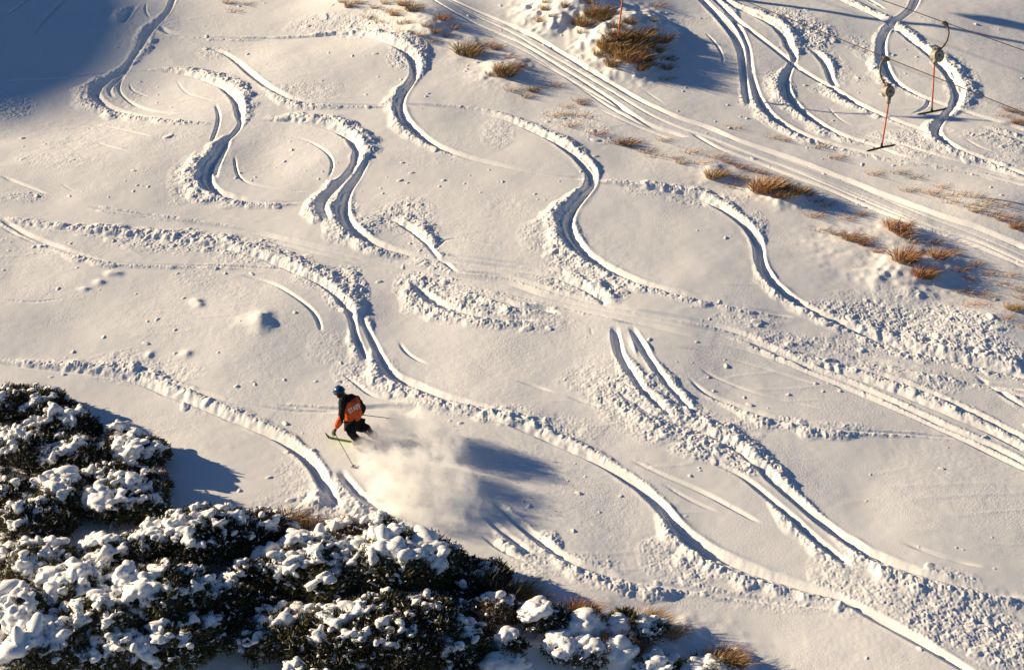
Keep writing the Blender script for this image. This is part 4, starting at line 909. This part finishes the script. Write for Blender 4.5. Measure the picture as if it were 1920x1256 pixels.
# collar
def bmobj(name, fn, m, parent, smooth=True):
    bm = bmesh.new(); fn(bm); me = bpy.data.meshes.new(name); bm.to_mesh(me); bm.free(); return link(name, me, m, parent, smooth)
def rot_to(xa, ya, za): return Matrix((xa, ya, za)).transposed()
def ell(bm, c, r, R3, sub=3, keep=None):
    g = bmesh.ops.create_icosphere(bm, subdivisions=sub, radius=1)
    for v in g['verts']:
        p = Vector((v.co.x * r[0], v.co.y * r[1], v.co.z * r[2])); v.co = Vector(c) + R3 @ p
    if keep:
        bmesh.ops.delete(bm, geom=[v for v in g['verts'] if not keep(R3.inverted() @ (v.co - Vector(c)))], context='VERTS')
HR = rot_to(fwd, sideL, hup)
hc = P3(636, 735.5, .05) - root_loc
bmobj('collar', lambda bm: tube(bm, [P3(649, 748, .02) - root_loc, P3(644, 744.5, .02) - root_loc, P3(641, 742, .03) - root_loc], [.115, .105, .085], 20, False), M['orange_cloth'], jacket)
# head: shape, nose, eyes, ears, mouth
bmobj('face', lambda bm: (ell(bm, hc + fwd * .005 - hup * .03, (.098, .078, .115), HR), ell(bm, hc + fwd * .105 - hup * .035, (.018, .012, .02), HR, 2), ell(bm, hc + fwd * .09 - hup * .08, (.012, .024, .006), HR, 2),
      ell(bm, hc + fwd * .085 + sideL * .03 - hup * .005, (.014, .014, .01), HR, 2), ell(bm, hc + fwd * .085 - sideL * .03 - hup * .005, (.014, .014, .01), HR, 2),
      ell(bm, hc + sideL * .08 - hup * .03, (.018, .012, .03), HR, 2), ell(bm, hc - sideL * .08 - hup * .03, (.018, .012, .03), HR, 2)), M['skin'], person)
helm = bmobj('helmet', lambda bm: (ell(bm, hc + hup * .035 - fwd * .012, (.140, .122, .125), HR, 4, lambda p: p.z > -.03 or p.x < .02),), M['blue_shell'], person)
helm.modifiers.new('t', 'SOLIDIFY').thickness = .012
for k in (-1, 0, 1):
    bmobj('vent', lambda bm: ell(bm, hc + hup * .155 + sideL * .04 * k - fwd * .02, (.045, .010, .010), HR, 2), M['black_plastic'], helm)
bmobj('brim', lambda bm: ell(bm, hc + hup * .06 + fwd * .10, (.05, .085, .012), HR, 3), M['black_plastic'], helm)
bmobj('ear_pad', lambda bm: ell(bm, hc - sideL * .105 - hup * .055 - fwd * .01, (.05, .022, .06), HR, 3), M['black_plastic'], helm)
bmobj('ear_pad', lambda bm: ell(bm, hc + sideL * .105 - hup * .055 - fwd * .01, (.05, .022, .06), HR, 3), M['black_plastic'], helm)
gog = bmobj('goggles', lambda bm: ell(bm, hc + fwd * .085 + hup * .01, (.045, .085, .045), HR, 3), M['lens'], person)
def strapf(bm):
    pts = []
    for k in range(25):
        a = 2 * math.pi * k / 24; pts.append(hc + hup * .02 + fwd * (math.cos(a) * .142 - .012) + sideL * math.sin(a) * .126)
    tube(bm, pts, .011, 6, False)
bmobj('strap', strapf, M['black_plastic'], gog)
# lettering across the back, laid on the cloth
from mathutils.bvhtree import BVHTree
bv = BVHTree.FromPolygons([v.co for v in jm.vertices], [list(p.vertices) for p in jm.polygons])
cu = bpy.data.curves.new('t', 'FONT'); cu.body = 'STAFF'; cu.size = 1; cu.resolution_u = 3; cu.offset = .022
cu.align_x = 'CENTER'; cu.align_y = 'CENTER'
cob = bpy.data.objects.new('t', cu); C.objects.link(cob)
tme = bpy.data.meshes.new_from_object(cob.evaluated_get(bpy.context.evaluated_depsgraph_get()))
bpy.data.objects.remove(cob)
bm = bmesh.new(); bm.from_mesh(tme); bmesh.ops.triangulate(bm, faces=bm.faces)
bmesh.ops.subdivide_edges(bm, edges=[e for e in bm.edges if e.calc_length() > .12], cuts=2); bmesh.ops.triangulate(bm, faces=bm.faces)
tc_ = P3(664.5, 766, -.5) - root_loc; cdir = (P3(664.5, 766, 1) - P3(664.5, 766, -1)).normalized()
xa = (P3(676, 759.5, -.5) - P3(653, 772, -.5)).normalized(); ya = cdir.cross(xa).normalized() * -1
if ya.z < 0: ya = -ya
ya = (ya - xa * .10).normalized()
for v in bm.verts:
    p = tc_ + xa * v.co.x * .112 + ya * v.co.y * .15
    hit = bv.ray_cast(p, cdir)
    v.co = (hit[0] + hit[1] * .006) if hit[0] is not None else p + cdir * .5
me = bpy.data.meshes.new('back_lettering'); bm.to_mesh(me); bm.free(); link('back_lettering', me, M['white_print'], jacket)
# boots
sdir = (P3(616, 819, -.05) - P3(680, 832, .05)); sdir = Vector((-.93, -.02, -.0)); sdir = (P3(617, 819, -.02) - P3(681, 831, .16)).normalized()
def boot(an, R_):
    a = rel(an); dwn = Vector((.10, .0, -1)).normalized()
    bm = bmesh.new(); tube(bm, [a + Vector((-.05, -.01, .10)), a, a + dwn * .07, a + dwn * .12], [.088, .080, .075, .07], 14)
    tube(bm, [a + dwn * .09 - sdir * .11, a + dwn * .085 + sdir * .03, a + dwn * .10 + sdir * .14, a + dwn * .115 + sdir * .185], [.055, .062, .052, .03], 12)
    me = bpy.data.meshes.new('boot'); bm.to_mesh(me); bm.free(); o = link('boot', me, M['boot'], person, True)
    for k in range(3):
        bmobj('buckle', lambda bm: ell(bm, a + Vector((-.07, -.03, .05 - .05 * k)), (.02, .02, .008), Matrix.Identity(3), 1), M['steel'], o)
boot('lan', 1); boot('ran', 1)
# skis
def ski(label, c, m, ln=1.72, front=.93):
    o = bpy.data.objects.new('ski', None); C.objects.link(o); o.location = c
    s = sdir; wv = s.cross(Vector((-.1, -.18, 1.))).normalized(); nv = wv.cross(s).normalized()
    if nv.z < 0: nv = -nv
    def prof(t):   # t -1 tail .. 1 tip
        w = .043 + .017 * abs(t) ** 1.6
        if t > .9: w *= math.sqrt(max(.02, 1 - ((t - .9) / .1) ** 2))
        if t < -.95: w *= .8
        z = .10 * max(0, (t - .80) / .2) ** 2 + .01 * max(0, (-t - .93) / .07)
        return w, z
    def fn(bm):
        rows = []
        for k in range(41):
            t = -1 + 2 * k / 40; w, z = prof(t)
            ctr = s * (t * ln / 2 + (front - ln / 2)) + nv * z
            rows.append([bm.verts.new(ctr + wv * w + nv * .006), bm.verts.new(ctr - wv * w + nv * .006), bm.verts.new(ctr - wv * w - nv * .006), bm.verts.new(ctr + wv * w - nv * .006)])
        for a, b in zip(rows, rows[1:]):
            for k in range(4): bm.faces.new((a[k], a[(k + 1) % 4], b[(k + 1) % 4], b[k]))
        bm.faces.new(rows[0]); bm.faces.new(rows[-1][::-1])
        bmesh.ops.recalc_face_normals(bm, faces=bm.faces)
    b = bmobj('ski_body', fn, m, o, False)
    def tipf(bm):
        rows = []
        for k in range(9):
            t = .87 + .131 * k / 8; w, z = prof(min(t, .998)); w += .003
            ctr = s * (t * ln / 2 + (front - ln / 2)) + nv * z
            rows.append([bm.verts.new(ctr + wv * w + nv * .010), bm.verts.new(ctr - wv * w + nv * .010), bm.verts.new(ctr - wv * w - nv * .010), bm.verts.new(ctr + wv * w - nv * .010)])
        for a, b_ in zip(rows, rows[1:]):
            for q in range(4): bm.faces.new((a[q], a[(q + 1) % 4], b_[(q + 1) % 4], b_[q]))
        bm.faces.new(rows[0]); bm.faces.new(rows[-1][::-1])
    bmobj('ski_tip', tipf, M['black_plastic'], o, False)
    def bind(x0, x1, h):
        def f(bm):
            r = bmesh.ops.create_cube(bm, size=1)
            for v in r['verts']:
                v.co = s * (x0 + (x1 - x0) * (v.co.x + .5)) + wv * v.co.y * (.075 - .02 * (v.co.z + .5)) + nv * (.007 + h * (v.co.z + .5))
            bmesh.ops.bevel(bm, geom=bm.edges[:], offset=.006, segments=2, affect='EDGES')
        return f
    bmobj('binding_toe', bind(.10, .22, .035), M['black_plastic'], o); bmobj('binding_heel', bind(-.24, -.12, .045), M['black_plastic'], o)
    tag(o, label, 'ski', "the skier's skis")
ski("bright green ski with black tip pointing left, nearer the camera", P3(681, 832.5, .02), M['green_ski'])
ski("dark red ski behind the skier's right boot, half hidden in powder", P3(711, 827, .20), M['red_ski'], front=.60)
# poles
for k, (g, _, t) in enumerate(POLES):
    o = bpy.data.objects.new('ski_pole', None); C.objects.link(o); o.location = t
    gg = g - t; d = gg.normalized()
    top = gg + d * .07
    bmobj('shaft', lambda bm: tube(bm, [Vector((0, 0, 0)), d * .08, gg], [.004, .008, .010], 8), M['black_plastic'], o)
    bmobj('grip', lambda bm: tube(bm, [gg - d * .07, gg - d * .03, gg + d * .04, top], [.014, .019, .017, .021], 10), M['black_plastic'], o)
    def bask(bm):
        a = d.orthogonal().normalized(); b = d.cross(a)
        ring = [d * .07 + (a * math.cos(q * math.pi / 8) + b * math.sin(q * math.pi / 8)) * .045 for q in range(17)]
        tube(bm, ring, .006, 6, False)
        for q in range(4): tube(bm, [d * .085, ring[q * 4]], .005, 5)
        tube(bm, [d * .055, d * .10], [.014, .012], 8)
    bmobj('basket', bask, M['black_plastic'], o)
    def loop(bm):
        tube(bm, [top + Vector((.03 * math.sin(q * .785), .012 * math.sin(q * 1.57), -.07 + .07 * math.cos(q * .785))) for q in range(9)], .006, 5, False)
    bmobj('wrist_strap', loop, M['black_plastic'], o)
    tag(o, ["ski pole held in the left glove, slanting down to the snow at right", "ski pole trailing level behind the skier's right side"][k], 'ski pole', "the skier's poles")

# ================================================================== rope tow
M['rod_orange'] = vary(mat('rod_orange', (.72, .17, .05), .5, .4), (.50, .10, .035), 5, 3)
M['rubber'] = mat('rubber', (.012, .012, .013), .7, .3)
M['housing'] = vary(mat('housing', (.42, .40, .33), .55, .4), (.24, .22, .17), 14, 4, bump=.003)
M['old_iron'] = vary(mat('old_iron', (.13, .09, .06), .6, .4, .3), (.28, .22, .16), 12, 4)
M['cable'] = mat('cable', (.10, .07, .045), .55, .4, .4)
def at(px, py, D): return Vector(CAM + ray(px, py) * D)
def towbar(label, D, grip, arm, box, rod_top, rod_bot, hl, hr, boxw, boxh, sgn):
    G_ = at(*grip, D); o = bpy.data.objects.new('towbar', None); C.objects.link(o); o.location = G_
    f = lambda p, dz=0: at(p[0], p[1], D + dz) - G_
    m = D / FPX                                           # metres per pixel at the bar
    a = bmobj('hanger_arm', lambda bm: tube(bm, [f(p) for p in arm], [.030] * len(arm), 10), M['old_iron'], o)
    bmobj('cable_grip', lambda bm: (tube(bm, [f((grip[0] - 7, grip[1] - 3)), f((grip[0] - 4, grip[1] - 1)), f((grip[0] + 4, grip[1] + 2)), f((grip[0] + 7, grip[1] + 3))], [.02, .055, .055, .02], 10), tube(bm, [f((grip[0], grip[1] - 4)), f((grip[0], grip[1] + 5))], [.04, .035], 8)), M['old_iron'], a)
    bx, by = box; w = boxw * m / 2; h = boxh * m / 2
    c = f(box)
    def hs(bm):   # round spring drum with flanges lying in the plane of the tow
        ax = Vector((.45, -.85, .1)).normalized()
        tube(bm, [c - ax * w * .75, c - ax * w * .70, c - ax * w * .55, c + ax * w * .55, c + ax * w * .70, c + ax * w * .75], [h * .55, h * .93, h * .86, h * .86, h * .93, h * .55], 22)
    hb = bmobj('spring_housing', hs, M['housing'], o)
    ax = Vector((.45, -.85, .1)).normalized()
    bmobj('hub', lambda bm: tube(bm, [c + ax * w * .7, c + ax * w * .95], [.05, .035], 12), M['old_iron'], hb)
    for q in range(6):
        u = ax.orthogonal().normalized(); v = ax.cross(u); pp = c + ax * w * .74 + (u * math.cos(q * 1.047) + v * math.sin(q * 1.047)) * h * .72
        bmobj('bolt', lambda bm: tube(bm, [pp, pp + ax * .02], [.016, .014], 6), M['old_iron'], hb)
    bmobj('bracket', lambda bm: (tube(bm, [f(arm[-1]), f((bx - 3, by - boxh * .5)), f((bx + 2, by - boxh * .42))], [.05, .075, .06], 8), tube(bm, [f((bx - 7, by - boxh * .55)), f((bx + 6, by - boxh * .5))], [.045, .045], 8), tube(bm, [f((bx + 4, by - boxh * .62)), f((bx + 5, by - boxh * .3))], [.04, .035], 8)), M['old_iron'], o)
    bmobj('rope_guide', lambda bm: tube(bm, [f((bx + (rod_top[0] - bx) * .4, by + boxh * .36)), f((rod_top[0], rod_top[1] - 5)), f(rod_top)], [.095, .06, .055], 12), M['housing'], o)
    bmobj('rod', lambda bm: tube(bm, [f(rod_top), f(rod_bot)], [.024, .024], 10), M['rod_orange'], o)
    mid = f(rod_bot)
    def tb(bm):
        L_, R_ = f(hl, .15), f(hr, -.15); pts = []
        for k in range(13):
            t = k / 12; p = L_.lerp(R_, t); sag = 4 * t * (1 - t)
            p = p.lerp(mid + (p - (L_ + R_) / 2) * 1.0, 1.0) if False else p + (mid - (L_ + R_) / 2) * sag
            pts.append(p)
        tube(bm, pts, [.016] + [.030] * 11 + [.016], 10)
        tube(bm, [mid + Vector((0, 0, .12)), mid + Vector((0, 0, .03)), mid], [.025, .04, .045], 10)
    bmobj('crossbar', tb, M['rubber'], o)
    tag(o, label, 'towbar', 'towbars hanging from the rope tow')
    return G_
G2 = towbar("left of the two complete towbars, T-shaped, hanging lower on the nearer cable", 53.9, (1662, 110), [(1662, 110), (1656, 113), (1651, 122), (1650, 136), (1653, 148), (1661, 160)], (1665, 172), (1666, 195), (1653, 277), (1625, 284), (1679, 272), 19, 24, 1)
G1 = towbar("rightmost T-shaped towbar, hanging from the farther cable by a bowed arm", 55.6, (1772, 44), [(1772, 44), (1777, 50), (1779, 62), (1776, 76), (1770, 86), (1763, 93)], (1757, 105), (1752, 121), (1747, 210), (1720, 215), (1775, 204), 19, 26, -1)
G3 = towbar("leftmost towbar over the grassy mound, its top cut by the upper edge", 59.0, (1177, -84), [(1177, -84), (1171, -80), (1166, -70), (1165, -56), (1168, -44), (1174, -36)], (1172, -22), (1167, 0), (1158, 76), (1133, 80), (1181, 73), 18, 23, 1)
d2 = (G3 - G2)
d1 = Vector((d2.x, d2.y * .86, d2.z * .93))
def cable(label, p0, dr):
    bm = bmesh.new(); n = 24
    pts = [p0 + dr * t for t in np.linspace(-1.6, 3.2, n)]
    tube(bm, [p - p0 for p in pts], [.013] * n, 6)
    me = bpy.data.meshes.new('tow_cable'); bm.to_mesh(me); bm.free(); o = link('tow_cable', me, M['cable'], None, True); o.location = p0
    tag(o, label, 'cable', 'haul cables of the rope tow')
cable("nearer haul cable, the one carrying the left and the lower complete towbar", G2 + Vector((0, 0, .02)), d2)
cable("farther haul cable, passing through the top of the rightmost towbar", G1 + Vector((0, 0, .02)), d1)
# tower added out of view beyond the top edge, only to cast its shadow streak
tb_ = on_snow(985, -46)
o = bpy.data.objects.new('shadow_tower', None); C.objects.link(o); o.location = tb_
bmobj('pole', lambda bm: tube(bm, [Vector((0, 0, -.5)), Vector((0, 0, 6.2))], [.13, .09], 14), M['old_iron'], o)
bmobj('crossarm', lambda bm: tube(bm, [Vector((-.3, -1.3, 4.9)), Vector((.3, 1.5, 4.9))], [.16, .16], 10), M['old_iron'], o)
for sg in (-1, 1.15):
    bmobj('pulley', lambda bm: tube(bm, [Vector((.27 * sg - .5, 1.05 * sg, 4.7)), Vector((.27 * sg + .5, 1.05 * sg, 4.6))], [.2, .2], 12), M['old_iron'], o)
tag(o, "unseen steel tower added above the top edge to throw the long streak of shadow", 'lift tower')

# ================================================================== powder thrown up by the skis
CL = [  # pixel x, y, height above snow m, radius m, density
 (684, 834, .08, .30, 1.8), (718, 824, .22, .34, 1.7), (750, 814, .38, .40, 2.2), (782, 810, .50, .46, 2.6), (812, 824, .45, .46, 2.3), (842, 846, .34, .45, 1.4),
 (700, 870, .12, .42, .9), (745, 880, .25, .52, 1.2), (790, 885, .24, .54, 1.3), (835, 895, .22, .50, 1.1), (868, 910, .20, .42, .8),
 (720, 920, .12, .46, 1.0), (770, 930, .2, .54, 1.1), (825, 938, .2, .52, .95), (866, 940, .16, .42, .6), (790, 980, .08, .46, .5), (845, 982, .08, .42, .35), (900, 962, .1, .30, .3), (740, 960, .06, .4, .6)]
cen = []
for (px, py, hh, r, dn) in CL:
    # the listed pixel is where the puff is seen: put its foot on the snow below it
    x, y, z = ground(px, py + hh * 75 * .62)
    cen.append((float(x), float(y), float(z) + hh, r, dn))
CA = np.array(cen)
loc = CA[:, :3].mean(0)
vm = bpy.data.materials.new('powder'); vm.use_nodes = True
nt = vm.node_tree; nn = nt.nodes; ll = nt.links
nn.remove(nn['Principled BSDF']); pv = nn.new('ShaderNodeVolumePrincipled'); ll.new(pv.outputs[0], nn['Material Output'].inputs['Volume'])
pv.inputs['Color'].default_value = (1, 1, 1, 1); pv.inputs['Anisotropy'].default_value = .0
tcn = nn.new('ShaderNodeTexCoord')
wn1 = nn.new('ShaderNodeTexNoise'); wn1.inputs['Scale'].default_value = 2.6; wn1.inputs['Detail'].default_value = 3
ll.new(tcn.outputs['Object'], wn1.inputs['Vector'])
vsb = nn.new('ShaderNodeVectorMath'); vsb.operation = 'SUBTRACT'; vsb.inputs[1].default_value = (.5, .5, .5); ll.new(wn1.outputs['Color'], vsb.inputs[0])
vsc = nn.new('ShaderNodeVectorMath'); vsc.operation = 'SCALE'; vsc.inputs['Scale'].default_value = .55; ll.new(vsb.outputs[0], vsc.inputs[0])
vad = nn.new('ShaderNodeVectorMath'); vad.operation = 'ADD'; ll.new(tcn.outputs['Object'], vad.inputs[0]); ll.new(vsc.outputs[0], vad.inputs[1])
acc = None
for (x, y, z, r, dn) in cen:
    ds = nn.new('ShaderNodeVectorMath'); ds.operation = 'DISTANCE'; ll.new(vad.outputs[0], ds.inputs[0]); ds.inputs[1].default_value = (x - loc[0], y - loc[1], z - loc[2])
    mr = nn.new('ShaderNodeMapRange'); mr.interpolation_type = 'SMOOTHSTEP'; ll.new(ds.outputs['Value'], mr.inputs['Value'])
    mr.inputs['From Min'].default_value = r; mr.inputs['From Max'].default_value = r * .45; mr.inputs['To Min'].default_value = 0; mr.inputs['To Max'].default_value = dn
    if acc is None: acc = mr.outputs[0]
    else:
        ad = nn.new('ShaderNodeMath'); ad.operation = 'MAXIMUM'; ll.new(acc, ad.inputs[0]); ll.new(mr.outputs[0], ad.inputs[1]); acc = ad.outputs[0]
wn2 = nn.new('ShaderNodeTexNoise'); wn2.inputs['Scale'].default_value = 6; wn2.inputs['Detail'].default_value = 5; wn2.inputs['Roughness'].default_value = .6
ll.new(tcn.outputs['Object'], wn2.inputs['Vector'])
mr2 = nn.new('ShaderNodeMapRange'); ll.new(wn2.outputs['Fac'], mr2.inputs['Value']); mr2.inputs['From Min'].default_value = .40; mr2.inputs['From Max'].default_value = .62; mr2.inputs['To Min'].default_value = .10; mr2.inputs['To Max'].default_value = 1.6
mu = nn.new('ShaderNodeMath'); mu.operation = 'MULTIPLY'; ll.new(acc, mu.inputs[0]); ll.new(mr2.outputs[0], mu.inputs[1])
mu2 = nn.new('ShaderNodeMath'); mu2.operation = 'MULTIPLY'; ll.new(mu.outputs[0], mu2.inputs[0]); mu2.inputs[1].default_value = POWDER = 6.0
ll.new(mu2.outputs[0], pv.inputs['Density'])
hb = bmesh.new()
for (x, y, z, r, dn) in cen:
    g = bmesh.ops.create_icosphere(hb, subdivisions=2, radius=r + .12)
    for v in g['verts']: v.co += Vector((x - loc[0], y - loc[1], z - loc[2]))
hull = bmesh.ops.convex_hull(hb, input=hb.verts[:])
bmesh.ops.delete(hb, geom=[v for v in hb.verts if not any(f in set(hull['geom']) for f in v.link_faces)], context='VERTS') if False else None
hm = bmesh.new(); me = bpy.data.meshes.new('powder_cloud')
hv = [g for g in hull['geom'] if isinstance(g, bmesh.types.BMVert)]; hf = [g for g in hull['geom'] if isinstance(g, bmesh.types.BMFace)]
mp = {v: hm.verts.new(v.co) for v in {v for f in hf for v in f.verts}}
for f in hf: hm.faces.new([mp[v] for v in f.verts])
bmesh.ops.recalc_face_normals(hm, faces=hm.faces); hm.to_mesh(me); hm.free(); hb.free()
pc = link('powder_cloud', me, vm); pc.location = loc
tag(pc, kind='stuff')
# grains of snow still in the air round the cloud
rg = np.random.default_rng(5); ng = 5200
w_ = CA[:, 3] * CA[:, 4]; pick = rg.choice(len(CA), ng, p=w_ / w_.sum())
pts = CA[pick, :3] + unit(rg.normal(size=(ng, 3))) * (CA[pick, 3] * (.35 + .75 * rg.random(ng) ** .6))[:, None] + [.10, 0, .02]
T4 = np.array([[1, 1, 1], [1, -1, -1], [-1, 1, -1], [-1, -1, 1]], float)
sz = rg.uniform(.002, .006, ng) * (1 + 1.2 * (rg.random(ng) < .05))
ok_ = np.array([p[2] > Hs(p[0], p[1]) + .01 for p in pts]); pts, sz = pts[ok_], sz[ok_]; ng = len(pts)
V = (pts[:, None, :] - loc + T4[None] * sz[:, None, None]).reshape(-1, 3)
F = (np.array([[0, 1, 2], [0, 3, 1], [0, 2, 3], [1, 3, 2]])[None] + (np.arange(ng) * 4)[:, None, None]).reshape(-1, 3)
gr = link('flying_snow', np_mesh('flying_snow', V, F), M['snow_soft']); gr.location = loc
tag(gr, kind='stuff')
# ================================================================== resolve the remeshed snow caps in one pass
dg = bpy.context.evaluated_depsgraph_get()
done = []
for (o, nm, m, par) in JOBS:
    me = bpy.data.meshes.new_from_object(o.evaluated_get(dg)); done.append((me, nm, m, par))
for (me, nm, m, par) in done:
    # every detached pad of snow is a part of its own
    n = len(me.vertices); E_ = np.empty(len(me.edges) * 2, np.int32); me.edges.foreach_get('vertices', E_); E_ = E_.reshape(-1, 2)
    lab = np.arange(n)
    while True:
        m2 = lab.copy(); np.minimum.at(m2, E_[:, 0], lab[E_[:, 1]]); np.minimum.at(m2, E_[:, 1], lab[E_[:, 0]]); m2 = m2[m2]
        if (m2 == lab).all(): break
        lab = m2
    ids, cnt = np.unique(lab, return_counts=True)
    big = ids[np.argsort(-cnt)][:12]; big = [b for b in big if cnt[ids == b][0] > max(60, .02 * n)] or list(big[:1])
    co = np.empty(n * 3, np.float32); me.vertices.foreach_get('co', co); co = co.reshape(-1, 3)
    lt = np.empty(len(me.loops), np.int32); me.loops.foreach_get('vertex_index', lt)
    ls = np.empty(len(me.polygons), np.int32); me.polygons.foreach_get('loop_start', ls); tot = np.empty(len(me.polygons), np.int32); me.polygons.foreach_get('loop_total', tot)
    Q = lt[ls[tot == 4][:, None] + np.arange(4)]; fl = lab[Q[:, 0]]
    rest = ~np.isin(fl, big)
    for j, b_ in enumerate(big):
        sel = (fl == b_) | (rest if j == 0 and len(big) == 1 else False)
        Fb = Q[sel]; u_, inv = np.unique(Fb, return_inverse=True)
        link(nm, np_mesh(nm, co[u_], inv.reshape(-1, 4)), m, par, smooth=True)
    if len(big) > 1 and rest.any():
        Fb = Q[rest]; u_, inv = np.unique(Fb, return_inverse=True)
        tag(link('snow_flecks', np_mesh('snow_flecks', co[u_], inv.reshape(-1, 4)), m, par, smooth=True), kind='stuff')
    bpy.data.meshes.remove(me)
for (o, me) in TMP:
    bpy.data.objects.remove(o); bpy.data.meshes.remove(me)
